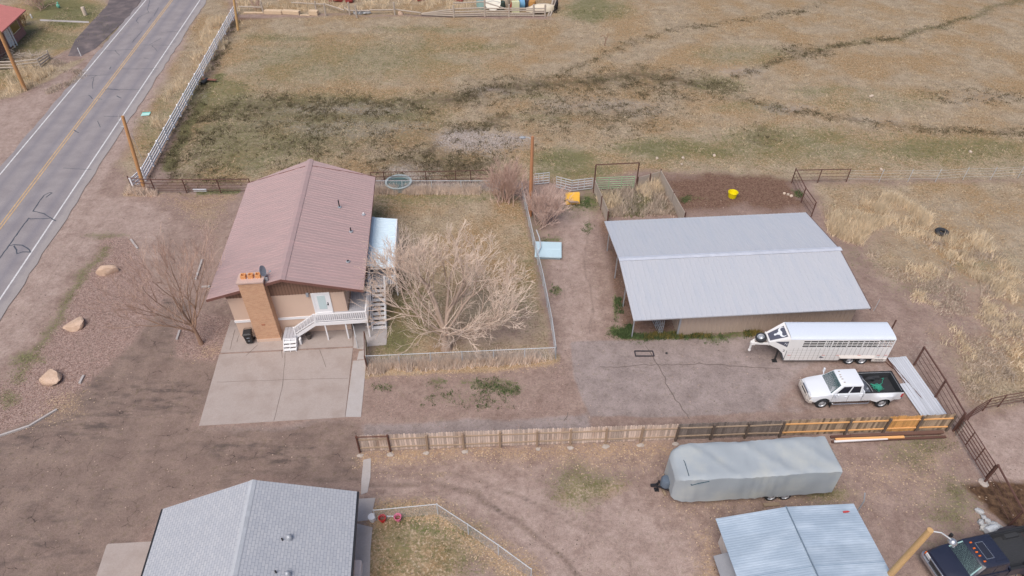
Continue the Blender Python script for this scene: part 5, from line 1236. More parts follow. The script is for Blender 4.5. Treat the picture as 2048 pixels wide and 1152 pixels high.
# wooden privacy fence in weathered, dark and new sections
FP=[V(u,v) for u,v in ((720,905),(781,902),(856,898),(928,894),(1000,890),(1074,887),(1140,885),(1210,882),(1279,880),(1350,880),(1419,876),(1488,874),(1556,870),(1689,871),(1765,868),(1830,866),(1892,862))]
A,B=FP[0],FP[-1]
FPx=[A.x+(B.x-A.x)*f for f in [(p.x-A.x)/(B.x-A.x) for p in FP]]
FP=[Vector((x,A.y+(B.y-A.y)*(x-A.x)/(B.x-A.x),0)) for x in FPx]
pf=thing('privacy_fence','long wooden picket fence of mixed tan, grey and orange boards','fence',A)
m_p=[mat('tan_picket',K(206,187,174),.9,var=.12,scale=1.5,fine=.2,fscale=14,tint=.6,stretch=(1,1,.35),col2=K(164,138,120),c2lo=.5,c2hi=.75),
     mat('grey_picket',K(132,122,116),.9,var=.12,scale=2,fine=.15,fscale=20,tint=.6,stretch=(1,1,.3)),
     mat('brown_picket',K(160,140,118),.9,var=.12,scale=2,fine=.15,fscale=20,tint=.7,stretch=(1,1,.3)),
     mat('new_orange_picket',K(206,156,96),.85,var=.1,scale=2,fine=.1,fscale=20,tint=.5,stretch=(1,1,.3))]
m_post=mat('fence_post_wood',K(158,136,116),.9,var=.15,fine=.15); m_postd=mat('dark_fence_post_wood',K(104,92,84),.9,var=.15,fine=.15)
m_newrail=mat('new_pine_rail',K(232,178,118),.8,var=.06); m_oldrail=mat('old_rail',K(170,150,130),.9,var=.15,fine=.1)
FH=1.55; d=(B-A).normalized(); nn=Vector((-d.y,d.x,0))
rr=random.Random(4)
for i,(p,q) in enumerate(zip(FP[:-1],FP[1:])):
    sec=0 if i<9 else 1 if i<12 else 3 if i==14 else 2
    mb=MB(); L=(q-p).length; k=round(L/.145); w=L/k
    for j in range(k):
        a=p+d*(j*w+.005)+nn*.07; b=p+d*((j+1)*w-.012)+nn*.07; h=FH+rr.uniform(-.04,.04)+(.1 if i in(3,4) else 0)*.3; t_=rr.uniform(-.5,.4)
        if sec==2 and rr.random()<.35: t_=rr.uniform(-.75,-.4)
        if sec==2 and rr.random()<.3: t_=rr.uniform(.3,.55)
        o=rr.uniform(-.008,.008); z0=.05+rr.uniform(-.02,.04)
        P4=[a+nn*o,b+nn*o]; 
        mb.extr([P4[0]+Vector((0,0,z0)),P4[1]+Vector((0,0,z0)),P4[1]+Vector((0,0,h-.05)),P4[1].lerp(P4[0],.25)+Vector((0,0,h)),P4[1].lerp(P4[0],.75)+Vector((0,0,h)),P4[0]+Vector((0,0,h-.05))],nn*.02,t_)
    part('picket_panel',mb,m_p[sec],pf,world=True,label={0:'weathered tan picket panel',1:'dark grey picket panel',2:'mixed brown picket panel',3:'new orange picket panel'}[sec])
    for z in (.4,1.18):
        mb=MB(); mb.beam(p+nn*.035+Vector((0,0,z+rr.uniform(-.03,.03))),q+nn*.035+Vector((0,0,z+rr.uniform(-.03,.03))),.045,.09); part('rail',mb,m_newrail if i>=12 else m_oldrail,pf,world=True)
for i,p in enumerate(FP):
    mb=MB(); mt=m_rust if i in (0,1) else m_postd if i>=9 else m_post
    if i in (0,1): mb.tube([p,p+Vector((0,0,1.6))],.06,8)
    else: mb.beam(p,p+Vector((rr.uniform(-.03,.03),rr.uniform(-.05,.02),FH-.08)),.12,.1,up=(0,1,0))
    part('post',mb,mt,pf,world=True)
mb=MB(); mb.tube([FP[0]+Vector((0,-.02,1.52)),FP[1]+Vector((0,-.02,1.5))],.035,6); part('top_pipe',mb,m_rust,pf,world=True)
for i in (0,1,2,3,5,6,7,8,9):
    p=FP[i]+Vector((rr.uniform(-.08,.08),-.22,0)); mb=MB(); s=rr.uniform(.14,.22); mb.ball(p,s*1.2,s*.8,.08,9,5,jit=.25); part('concrete_footing',mb,m_footing,pf,world=True)
mb=MB(); 
for k in range(4): mb.box(-.32+k*.17,-.32+k*.17+.155,-.02,.02,.05,1.2+random.uniform(-.03,.03),random.uniform(-.2,.2))
solo('loose_panel',mb,m_oldwood,'short grey board panel filling the gap at the fence end','board panel',V(1911,865),R(70))
p=V(1140,900)
# small wall end stub
# ================================================================ lamp and utility poles
m_pole=mat('orange_pole_wood',K(186,140,96),.9,var=.12,scale=3,stretch=(1,1,.2),fine=.12,tint=.4)
m_pole2=mat('brown_pole_wood',K(176,126,92),.9,var=.12,scale=3,stretch=(1,1,.2),fine=.12)
m_pole3=mat('weathered_pole_wood',K(196,160,112),.9,var=.15,scale=3,stretch=(1,1,.2),fine=.15)
def solve_top(base,u,v,h):
    return at(u,v,h)
def pole(label,base,topuv,h,r0,r1,m,cat='utility pole',name='utility_pole'):
    b=base if isinstance(base,Vector) else V(*base); top=at(*topuv,h); t=thing(name,label,cat,b)
    mb=MB(); mb.tube([b-Vector((0,0,.2)),b.lerp(top,.5),top],[r0,(r0+r1)/2,r1],12); part('shaft',mb,m,t,world=True,smooth=50)
    return t,top
t,top=pole('orange wooden utility pole beside the white fence end',(290,383),(245,232),6.9,.17,.13,m_pole)
mb=MB(); mb.tube([top+Vector((-.05,0,-1.0)),top+Vector((-.55,.1,-1.0)),top+Vector((-.6,.15,-.6)),top+Vector((-.35,.1,.05))],.02,6); part('conduit',mb,m_greypipe,t,world=True)
mb=MB(); mb.tube([top+Vector((.14,0,-1.6)),top+Vector((.2,-.05,-4.2))],.015,5); part('ground_wire',mb,m_greypipe,t,world=True)
a=top+Vector((.1,0,-1.9)); b=HM@Vector((2.,12.8,3.4)); mb=MB(); mb.tube([a.lerp(b,i/12)-Vector((0,0,1.1*math.sin(math.pi*i/12))) for i in range(13)],.008,4); solo('service_cable',mb,m_postd,'thin drooping cable from the orange utility pole to the house','cable',fix=False)
pole('leaning orange utility pole on the left photo edge across the road',(51,181),(-2,62),6.6,.2,.16,m_pole)
pole('pale wooden pole standing at the far end of the white fence',(476,60),(462,-40),6.2,.17,.13,m_pole3)
t,top=pole('tall orange pole with small yard lamp behind the yard bushes',(1060,432),(1065,273),7.2,.17,.12,m_pole2,'lamp pole','lamp_pole')
mb=MB(); mb.tube([top+Vector((0,0,-.25)),top+Vector((-.35,.05,-.1)),top+Vector((-.55,.05,-.08))],.025,6); part('lamp_arm',mb,m_greypipe,t,world=True)
mb=MB(); c=top+Vector((-.78,.05,-.12)); mb.ball(c,.26,.13,.1,14,8); part('lamp_head',mb,m_grey,t,world=True,smooth=True)
bp=at(1772,1160,0); 
topb=at(1861,1060,6.4); bb=Vector((topb.x-.1,topb.y+.2,0))
t,top=pole('weathered wooden lamp pole rising beside the zinc roofed shed',bb,(1861,1060),6.4,.17,.13,m_pole3,'lamp pole','lamp_pole')
mb=MB(); arm=[top+Vector((.0,0,-.35)),top+Vector((.15,0,-.12)),top+Vector((.45,-.1,-.05)),top+Vector((.85,-.3,-.25))]; mb.tube(arm,.03,8); part('lamp_arm',mb,m_greypipe,t,world=True)
mb=MB(); c=arm[-1]+Vector((.1,-.05,-.05)); mb.lathe([(.02,.1),(.12,.06),(.19,-.04),(.2,-.08),(.12,-.16),(0,-.18)],14,c); part('lamp_head',mb,m_chrome,t,world=True,smooth=40)
mb=MB(); mb.lathe([(.04,-.16),(.06,-.26),(.05,-.32),(0,-.33)],10,c+Vector((.08,-.1,0))); part('photocell',mb,m_grey,t,world=True)
# ================================================================ props in the yards
m_rock=mat('tan_sandstone',K(196,168,146),.95,var=.12,scale=2,fine=.15,fscale=12,bump=.4,col2=K(208,182,162))
m_greyrock=mat('grey_rock',K(178,180,182),.95,var=.15,scale=4,fine=.2,fscale=14,bump=.3)
def rock_mb(rx,ry,rz,seed,n=3,jit=.22):
    rr=random.Random(seed); bm=bmesh.new(); bmesh.ops.create_icosphere(bm,subdivisions=n,radius=1)
    ax=[Vector((rr.gauss(0,1),rr.gauss(0,1),rr.gauss(0,.8))).normalized() for _ in range(12)]; lim=[rr.uniform(.5,.88) for _ in ax]
    mb=MB(); vs=[]
    for v in bm.verts:
        c=v.co.copy()
        for a,l in zip(ax,lim):
            d=c.dot(a)
            if d>l: c-=a*(d-l)*.9
        c*=1+rr.uniform(-.02,.02); vs.append((c.x*rx,c.y*ry,max(c.z*rz,-rz*.5)))
    mb.add(vs,[tuple(v.index for v in f.verts) for f in bm.faces]); bm.free(); return mb
for (u,v,rx,ry,rz,a,lab,s) in ((217,545,.88,.62,.5,20,'tan boulder nearest the road, pointed to the left, on pink gravel',11),(152,653,.85,.62,.45,48,'long narrow tan boulder lying aslant, middle of the three on the gravel',5),(105,758,.98,.62,.5,-15,'tan boulder shaped like a wedge, nearest the white kerb line',8)):
    solo('boulder',rock_mb(rx,ry,rz,s),m_rock,lab,'boulder',V(u,v)+Vector((0,0,rz*.35)),R(a),group='tan boulders on the gravel island',smooth=18)
# rocks by the pipe fence, bottom right
rr=random.Random(12)
rk=[(1957,1024,.26),(1966,1035,.2),(1974,1042,.22),(1961,1046,.24),(1983,1049,.24),(1992,1054,.28),(1975,1058,.17),(2000,1060,.2),(1986,1062,.2),(2004,1070,.2),(1969,1052,.16),(1966,1058,.26)]
for k,(u,v,s) in enumerate(rk):
    solo('rock',rock_mb(s*1.25,s*.9,s*.9,40+k,1),m_greyrock if k!=11 else mat('pale_round_rock',K(196,194,188),.95,var=.1),'grey broken rock in the pile beside the lower pipe fence' if k!=11 else 'pale rounded stone on the left edge of the grey rock pile','rock',V(u,v)+Vector((0,0,s*.3)),rr.uniform(0,6),group='grey rocks piled by the pipe fence' if k!=11 else None)
mb=MB(); mb.lathe([(0,-.42),(.18,-.42),(.22,-.36),(.22,.2),(.16,.32),(.07,.38),(.07,.44),(0,.44)],18,axis='x'); solo('water_jug',mb,mat('milky_plastic',K(222,226,228),.5,bump=0),'white plastic jug lying on its side against the rock pile','jug',V(1981,1063)+Vector((0,0,.24)),R(20),smooth=35)
# roofing sheets and pipes on the ground beside the fence
m_sheet=mat('grey_roofing_sheet',K(200,204,212),.45,metal=.05,var=.08,scale=2,stretch=(3,.3,1),bump=0)
sh_lab=['narrow roofing sheet at the left of the flat stack','roofing sheet second from left in the flat stack','dented roofing sheet in the middle of the flat stack','roofing sheet fourth from left in the flat stack','roofing sheet at the right edge of the flat stack','short roofing sheet lying apart left of the stack']
sheets=[((1781,716),(1856,833)),((1787,716),(1864,833)),((1793,716),(1872,832)),((1799,716),(1879,831)),((1805,715),(1886,830)),((1806,769),(1851,834))]
for k,(a,b) in enumerate(sheets):
    p,q=V(*a),V(*b); L=(q-p).length; mb=MB(); w=.21 if k<5 else .3
    dd=(q-p).normalized(); ex=Vector((-dd.y,dd.x,0))
    for s0,s1,h in ((-w,-w*.5,0),(-w*.5,-w*.3,.025),(-w*.3,w*.3,0),(w*.3,w*.5,.025),(w*.5,w,0)):
        mb.extr([p+ex*s0+Vector((0,0,.05+.012*k+h)),p+ex*s1+Vector((0,0,.05+.012*k+h)),q+ex*s1+Vector((0,0,.05+.012*k+h)),q+ex*s0+Vector((0,0,.05+.012*k+h))],(0,0,-.01),(.12,-.22,.18,-.1,.2,.1)[k])
    o=solo('roofing_sheet',mb,m_sheet,sh_lab[k],'roofing sheet',p,0,group='long metal roofing sheets on the ground',world=True)
for k,(a,b) in enumerate((((1772,716),(1845,800)),((1776,722),(1838,806)),((1768,722),(1785,738)))):
    p,q=V(*a),V(*b); mb=MB(); mb.tube([Vector((0,0,.05)),q-p+Vector((0,0,.05))],.035,6)
    solo('steel_pipe',mb,m_pipe,['long rusty pipe between trailer gate and roofing sheets','second rusty pipe nearer the white pickup','short rusty pipe under the trailer tail'][k],'pipe',p)
# timber pile behind the end of the picket fence
for k,(a,b,m,w,z,lab) in enumerate((((1660,876),(1880,868),m_pipe,.16,.1,'dark rusty channel nearest the picket fence boards'),((1662,886),(1890,876),m_pipe,.14,.12,'dark rusty beam in the outer row of the timber pile'),((1668,884),(1805,879),m_newrail,.14,.26,'orange new board lying on top of the timber pile'),((1666,888),(1772,882),m_white,.1,.24,'white painted board on the timber pile'),((1700,874),(1885,866),mat('dark_old_timber',K(110,84,74),.9,var=.2),.2,.12,'old brown plank in the middle of the timber pile'))):
    p,q=V(*a),V(*b); mb=MB(); mb.beam(Vector((0,0,z)),q-p+Vector((0,0,z)),w,.08); solo('timber',mb,m,lab,'timber',p)
# buckets in the neighbour garden
def bucket(lab,u,v,col,tilt=(0,0),full=None):
    t=thing('bucket',lab,'bucket',V(u,v)+Vector((0,0,.02)),group='buckets by the garden fence'); mm=mat('bucket_'+col[0],K(*col[1]),.5,bump=0)
    M=Matrix.Rotation(R(tilt[0]),4,'X')@Matrix.Rotation(R(tilt[1]),4,'Y')
    mb=MB(); b=MB(); b.lathe([(0,0),(.145,0),(.19,.36),(.2,.36),(.2,.39),(.18,.39),(.14,.03),(0,.03)],20); mb.merge(b,M); part('pail',mb,mm,t,smooth=40)
    if full: mb=MB(); b=MB(); b.lathe([(0,.17),(.155,.16),(.15,.03)],14); mb.merge(b,M); part('contents',mb,mat('brown_feed',K(120,80,64),.95,var=.3,fscale=40,fine=.3),t)
    else: mb=MB(); b=MB(); b.lathe([(0,.4),(.2,.4),(.2,.385)],20); mb.merge(b,M); part('lid',mb,mm,t)
    mb=MB(); b=MB(); b.tube([(.2*math.cos(a*.35),.03,.36-.16*math.sin(a*.35)) for a in range(10)],.006,4); mb.merge(b,M); part('bail_handle',mb,m_galv,t)
bucket('white lidded bucket on the path edge',745,1041,('white',(226,226,228)))
bucket('red bucket with brown feed between white and pink ones',766,1041,('red',(214,30,44)),(8,0),1)
bucket('pink bucket with brown feed hung by the garden fence',797,1039,('pink',(240,124,166)),(8,0),1)
mb=MB(); mb.box(-.16,.16,-.03,.03,0,.04); mb.box(-.2,-.16,-.05,.05,0,.05); solo('garden_scoop',mb,m_white,'small white scoop lying between red and pink buckets','scoop',V(781,1033))
mb=MB(); mb.lathe([(0,.02),(.34,.02),(.42,.5),(.44,.5),(.44,.53),(.4,.53),(.32,.06),(0,.06)],22); solo('feed_tub',mb,mat('yellow_tub',K(232,214,20),.5,bump=0),'bright yellow round feed tub in the dirt corral','tub',V(1464,394),smooth=40)
mb=MB(); mb.torus((0,0,.17),.36,.17,30,12,sq=.9); solo('tyre',mb,m_rubber,'black tyre lying flat on the dry grass at right','tyre',V(1882,467),smooth=True)
# stock tank
t=thing('stock_tank','round pale green stock tank behind the back yard fence','stock tank',V(798,373)-Vector((0,0,0))); mb=MB(); mb.lathe([(0,.02),(1.1,.02),(1.12,.42),(1.2,.46),(1.2,.52),(1.02,.52),(.98,.1),(0,.1)],36); part('tank_shell',mb,mat('tank_green',K(160,172,174),.6,var=.1),t,smooth=40)
mb=MB(); mb.lathe([(0,.32),(1.0,.32)],30,cap=False); part('water',mb,mat('tank_water',K(80,104,104),.15,bump=0),t)
# yellow archery block with coyote decoy
ys=V(1146,410); t=thing('archery_block','square yellow foam block lying tilted near the bare bush','archery target',ys,R(4))
mb=MB(); mb.extr([(-.64,.0,.03),(.6,.05,.03),(.64,.6,.86),(-.58,.57,.84)],(0,.3,-.1)); part('foam_block',mb,mat('yellow_foam',K(236,184,76),.9,var=.1,fine=.1),t,bevel=.06)
def quadruped(name,label,cat,loc,rz,m,L,H,mdark=None,group=None,headup=.25,earl=.1,snout=.2,tail=None):
    """animal as one skinned body: local +x is forward"""
    t=thing(name,label,cat,loc,rz,group)
    mb=MB(); bl=L; zt=H*.78; rb=H*.2
    secs=[(-.5,.78,.55,.9),(-.42,.82,.8,1.),(-.2,.8,.85,1.),(.1,.79,.95,1.1),(.32,.8,1.05,1.2),(.45,.84,.85,1.),(.56,.92,.6,.7),(.66,1.02+headup*.4,.45,.5),(.74,1.1+headup*.5,.46,.46),(.82,1.08+headup*.5,.4,.4),(.92,1.02+headup*.45,.24,.24),(1.0,.99+headup*.43,.2,.18)]
    rings=[]
    for f,z,wy,wz in secs:
        rings.append([(f*bl,rb*.62*wy*math.cos(a*math.pi/5),z*zt+rb*wz*math.sin(a*math.pi/5)*.9) for a in range(10)])
    mb.loft(rings)
    for x,y,fr in ((-.40,.5,0),(-.40,-.5,0),(.30,.5,1),(.30,-.5,1)):
        y*=rb*.75; X=x*bl
        pts=[(X,y,zt*.8),(X+(.06 if not fr else -.01)*bl,y,zt*.48),(X+(-.05 if not fr else .02)*bl,y,zt*.27),(X+(-.03 if not fr else 0)*bl,y,.05),(X+.04*bl,y,.0)]
        mb.tube(pts,[rb*.42,rb*.3,rb*.17,rb*.14,rb*.17],8)
    if tail: mb.tube([(-.5*bl,0,zt*.95),(-.6*bl,0,zt*.75),(-.62*bl,0,zt*.4)],[rb*.15,rb*tail,rb*.1],7)
    part('body',mb,m,t,smooth=60)
    for y in (.5,-.5):
        mb=MB(); hz=(1.1+headup*.5)*zt; mb.loft([[(.72*bl,y*rb*.5-.02*H,hz+rb*.3),(.76*bl,y*rb*.5,hz+rb*.3),(.72*bl,y*rb*.5+.02*H,hz+rb*.3)],[(.70*bl,y*rb*.7,hz+rb*.3+earl*H)]*3]); part('ear',mb,m,t)
    return t
quadruped('coyote_decoy','small grey tan coyote decoy standing before the yellow foam block','animal decoy',ys+Vector((.02,-.16,.0)),R(178),mat('coyote_fur',K(158,138,122),.95,var=.2,scale=6,fine=.2),.72,.66,tail=.45,earl=.14)
quadruped('cow','black cow standing at the end of the old rail fence','cow',V(1112,22),R(80),mat('black_hide',K(40,34,36),.8,var=.2,bump=0),1.9,1.45,headup=-.15,earl=.05,tail=.18)
# pale blue feeder trailer beside the chain link fence
t=thing('ramp_trailer','pale blue flat steel box with folded lid and bent arm by the yard fence','steel box',V(1096,520),R(-3))
mb=MB(); mb.box(-1.05,1.05,0,1.95,.22,.3); mb.extr([(-1.05,1.0,.3),(-1.05,1.03,.325),(-1.05,1.06,.3)],(2.1,0,0)); part('lid',mb,mat('pale_blue_paint',K(190,214,224),.45,var=.06,bump=0),t,bevel=.02)
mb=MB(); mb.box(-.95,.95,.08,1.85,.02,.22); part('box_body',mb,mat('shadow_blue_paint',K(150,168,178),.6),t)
mb=MB(); mb.tube([(-.9,.05,.42),(-.6,1.0,.5),(-.75,2.1,.6),(-1.0,3.0,.65)],.045,8); part('arm',mb,m_greypipe,t)
# angle iron frame on the asphalt
mb=MB(); P=[V(1269,703),V(1305,703),V(1308,713),V(1271,713)]
for a,b in zip(P,P[1:]+P[:1]): mb.beam(a+Vector((0,0,.05)),b+Vector((0,0,.05)),.07,.06)
solo('iron_frame',mb,mat('dark_iron',K(64,60,66),.7,var=.15,bump=0),'empty black iron rectangle lying on the asphalt','metal frame',P[0],world=True)
mb=MB(); mb.ball((0,0,.03),.09,.09,.05,8,5); solo('manhole_knob',mb,m_black,'small round dark knob on the asphalt near the iron frame','knob',V(1333,707))
# roadside bits
t=thing('notice_board','fallen pale turquoise board lying in roadside grass','board',V(292,229),R(8)); mb=MB(); mb.box(-.42,.42,-.36,.36,.05,.08); part('board_face',mb,mat('turquoise_board',K(176,220,210),.7,var=.15,scale=5,bump=0),t)
mb=MB(); mb.box(-.42,.42,.24,.36,.081,.09); part('board_stripe',mb,mat('teal_stripe',K(96,190,180),.7,bump=0),t)
t=thing('culvert','dark culvert pipe end with brown plank by the white fence','culvert',V(408,168),R(-12)); mb=MB(); mb.lathe([(.2,-.4),(.22,-.4),(.22,.8),(.2,.8)],16,(0,0,.2),'y',cap=False); part('pipe_end',mb,m_black,t)
mb=MB(); mb.box(-.5,1.2,.5,.8,.25,.32); part('plank',mb,mat('brown_plank',K(130,88,76),.9,var=.2),t)
for k,(a,b) in enumerate((((386,380),(413,380)),((388,383),(414,383)))):
    p,q=V(*a),V(*b); mb=MB(); mb.beam(Vector((0,0,.06)),q-p+Vector((0,0,.06)),.1,.06); solo('white_board',mb,m_white,['upper of two white boards lying behind the pipe fence','lower of two white boards lying behind the pipe fence'][k],'board',p)
mb=MB(); mb.tube([(0,0,0),(0,0,.95)],.05,8); mb.tube([(0,0,.93),(.0,0,1.0)],.055,8); solo('marker_post',mb,m_white,'slim white marker post at the corner of the dark side road','marker post',V(162,112))
mb=MB(); mb.lathe([(0,0),(.26,0),(.25,1.0),(.22,1.06),(0,1.06)],14); solo('tree_stump',mb,mat('pale_stump',K(196,180,164),.95,var=.2,stretch=(1,1,.2),fine=.2),'pale barkless tree stump on the lawn across the road','stump',V(171,30),smooth=40)
mb=MB(); mb.lathe([(0,0),(.1,.0),(.1,.5),(0,.55)],10); solo('white_urn',mb,m_white,'round white ornament in the shrubs by the red brick house','ornament',V(64,36))
mb=MB(); mb.ball((0,0,.3),.25,.2,.3,8,6); mb.ball((.1,0,.7),.12,.1,.15,8,6); solo('garden_ornament',mb,mat('teal_figure',K(120,190,170),.7),'small teal figure on the green lawn across the road','ornament',V(118,16))
# rail fence and branch heap by the left pole
of_=thing('rail_fence','weathered three rail fence ending at the left pole across the road','fence',V(-30,140))
m_silver=m_oldwood
for z,dv in ((.95,0),(.6,0),(.25,0)):
    mb=MB(); mb.tube([V(-60,141)+Vector((0,0,z)),V(40,139)+Vector((0,0,z)),V(82,134)+Vector((0,0,z)),V(100,118)+Vector((0,0,z*.7))],.08,6); part('rail',mb,m_silver,of_,world=True)
for u,v in ((-40,142),(35,140),(82,135),(101,118)): 
    mb=MB(); mb.tube([V(u,v),V(u,v)+Vector((0,0,1.05))],.09,7); part('post',mb,m_silver,of_,world=True)
bm_=thing('branch_heap','heap of grey dead branches behind the rail fence','brush pile',V(55,118)); rr=random.Random(2); mb=MB()
for i in range(60):
    p=Vector((rr.gauss(0,1.4),rr.gauss(0,.5),rr.uniform(.05,.6))); a=rr.uniform(0,6.3); l=rr.uniform(.5,1.6); mb.tube([p,p+Vector((math.cos(a)*l,math.sin(a)*l*.4,rr.uniform(-.1,.7)))],.04,5,r1=.015)
part('branches',mb,m_oldwood,bm_)
# old rail fence and junk at the top edge
ot=thing('rail_fence','sagging old grey rail fence in front of the junk yard','fence',V(842,32))
xs=[842,908,970,1018,1067,1090]; ys=[32,35,33,33,33,33]
for a,b in zip(range(5),range(1,6)):
    for z in (.2,.5,.8,1.1):
        if a==0: za,zb=.2+.1*z,z
        else: za=zb=z+random.uniform(-.08,.08)
        mb=MB(); mb.tube([V(xs[a],ys[a])+Vector((0,0,za)),V(xs[b],ys[b])+Vector((0,0,zb))],.09,6); part('rail',mb,m_oldwood,ot,world=True)
    if a in (1,2):
        mb=MB(); mb.tube([V(xs[a],ys[a])+Vector((0,0,1.9)),V(xs[b],ys[b])+Vector((0,0,1.95 if a==1 else .9))],.08,6); part('rail',mb,m_oldwood,ot,world=True)
for u,v in zip(xs[1:],ys[1:]):
    mb=MB(); mb.tube([V(u,v),V(u,v)+Vector((0,0,1.6 if u!=970 else 2.2))],.13,7); part('post',mb,m_oldwood,ot,world=True)
mb=MB(); mb.tube([V(1096,33),V(1108,-6,.6)],.13,7); mb.tube([V(1100,33),V(1112,2,.6)],.11,7); part('leaning_pole',mb,m_oldwood,ot,world=True)
mb=MB(); mb.tube([V(478,27)+Vector((0,0,.3)),V(640,34)+Vector((0,0,.3))],.0,3)
for k,(a,b,w,h) in enumerate((((530,27),(565,28),.7,.5),((566,27),(600,29),.7,.5),((620,29),(637,30),.7,.6),((488,27),(528,27),.25,.2),((600,31),(620,32),.2,.15))):
    p,q=V(*a),V(*b); mb=MB(); mb.beam(Vector((0,0,h/2)),q-p+Vector((0,0,h/2)),w,h); solo('concrete_beam',mb,mat('pale_stone_beam',K(206,182,154),.9,var=.15,fine=.15),['pale stone beam left of centre along the far fence','pale stone beam following the first along the far fence','squat pale stone block at the end of the beam row','thin pale kerb beside the far white fence post','flat pale slab in front of the beam row'][k],'stone beam',p,bevel=.05)
wf2=thing('rail_fence','broken grey pole fence behind the pale stone beams','fence',V(580,15))
for a,b in (((585,14),(652,16)),((652,17),(690,28)),((480,22),(525,22)),((690,24),(700,30)),((740,29),(788,27)),((792,28),(842,33)),((700,30),(740,29))):
    mb=MB(); mb.tube([V(*a)+Vector((0,0,.6)),V(*b)+Vector((0,0,.5))],.09,6); part('rail',mb,m_oldwood,wf2,world=True)
for u,v in ((652,32),(634,28),(714,36),(700,30),(790,30),(527,27)):
    mb=MB(); mb.tube([V(u,v),V(u,v)+Vector((0,0,1.7))],.12,7); part('post',mb,m_oldwood,wf2,world=True)
rr=random.Random(21)
for k,u in enumerate((713,722,730,737)):
    solo('white_rock',rock_mb(.5,.4,.4,70+k,2),m_greyrock,'grey white rock in the row beyond the pasture','rock',V(u,28)+Vector((0,0,.2)),k,group='grey white rocks in a row beyond the pasture',smooth=30)
solo('stone',rock_mb(.5,.4,.35,90,2),m_rock,'lone pale pinkish stone at the far fence','rock',V(801,29)+Vector((0,0,.15)),0,smooth=30)
solo('stone',rock_mb(.45,.35,.3,91,2),m_rock,'small tan rock beside the back yard lattice panel','rock',V(992,388)+Vector((0,0,.1)),1,smooth=30)
for k,(u,v,s) in enumerate(((1428,312,.22),(1363,330,.2),(1366,317,.2),(1314,318,.2),(1576,390,.2),(1582,393,.18),(1568,388,.17),(1742,194,.3),(1940,305,.25),(1762,340,.18))):
    solo('stone',rock_mb(s,s*.8,s*.7,100+k,2),mat('pale_stone',K(196,180,164),.95,var=.15),'small pale stone scattered on the pasture','stone',V(u,v)+Vector((0,0,.08)),k,group='pale stones scattered on the pasture',smooth=30)
# junk
t=thing('barrel_tank','faded turquoise plastic tank among the junk behind the rail fence','tank',V(968,14)); mb=MB(); mb.lathe([(0,0),(1.0,0),(1.05,.3),(1.05,1.4),(.6,1.7),(0,1.75)],20); part('tank_shell',mb,mat('turquoise_tank',K(150,182,178),.7,var=.12),t,smooth=40)
t=thing('dish_reflector','big cream round dish reflector standing among the junk','dish',V(986,20)); mb=MB(); M3=Matrix.Translation((0,0,1.0))@Matrix.Rotation(R(52),4,'X'); b=MB(); b.lathe([(0,-.15),(.6,-.08),(1.05,.06),(1.1,.12),(1.0,.1),(.5,-.02),(0,-.08)],24); mb.merge(b,M3); part('reflector',mb,mat('cream_paint',K(222,218,204),.6,var=.06),t,smooth=40)
mb=MB(); b=MB(); b.tube([(-1.05,0,.1),(0,0,.7),(1.05,0,.1)],.03,5); mb.merge(b,M3); part('feed_arm',mb,m_galv,t)
t=thing('plastic_tub','blue half barrel tub standing on edge among the junk','barrel',V(1042,18),R(20)); mb=MB(); mb.lathe([(0,-.35),(.7,-.35),(.8,.3),(.74,.3),(.64,-.28),(0,-.28)],20,(0,0,.8),'x'); part('tub_shell',mb,mat('mid_blue_plastic',K(110,160,196),.6,var=.1),t,smooth=40)
mb=MB(); mb.box(-.5,.5,-.4,.4,0,1.4); mb.box(-.5,.5,-.4,.4,1.4,1.45,-.2); solo('old_appliance',mb,mat('lime_white',K(214,216,178),.7,var=.1),'pale lime old appliance beside the blue half barrel','appliance',V(1031,24),R(8),bevel=.05)
mb=MB(); mb.extr([(-.5,.0,0),(.1,0,1.3),(.25,0,1.25),(-.2,0,0)],(0,.3,0)); solo('red_scrap',mb,mat('dull_red_paint',K(160,70,60),.7,var=.2),'dull red metal scrap left of the lime appliance','scrap',V(1022,24))
t=thing('boat_hull','cream overturned boat hull at the right end of the junk','boat',V(1082,24),R(14))
mb=MB(); rings=[]
for f in np.linspace(-1,1,9):
    w=.95*(1-abs(f)**2.4)+.05; rings.append([(f*2.1,w*math.cos(a*math.pi/8),.25+.85*(1-.5*abs(f)**2)*math.sin(a*math.pi/8)) for a in range(9)])
mb.loft(rings,closed=False); part('hull',mb,mat('cream_hull',K(222,210,188),.6,var=.08),t,smooth=50)
mb=MB(); mb.tube([(-2.1,0,.75),(0,0,1.14),(2.1,0,.75)],.05,6); part('keel',mb,m_oldwood,t)
for k,(u,v,c,lab) in enumerate(((1055,10,(70,66,74),'dark bundle of scrap beside the cream boat hull'),(1064,12,(190,140,80),'orange tan sack behind the cream boat hull'),(1003,14,(60,74,66),'dark green barrel right of the cream dish'),(1012,8,(186,170,150),'pale crate between dish and lime appliance'),(1032,3,(196,150,60),'small yellow drum at the very top edge'))):
    mb=MB(); mb.lathe([(0,0),(.5,0),(.55,.5),(.48,1.0),(0,1.05)],12); solo('scrap_drum',mb,mat('junk%d'%k,K(*c),.8,var=.25,scale=4),lab,'drum',V(u,v+4),smooth=40)
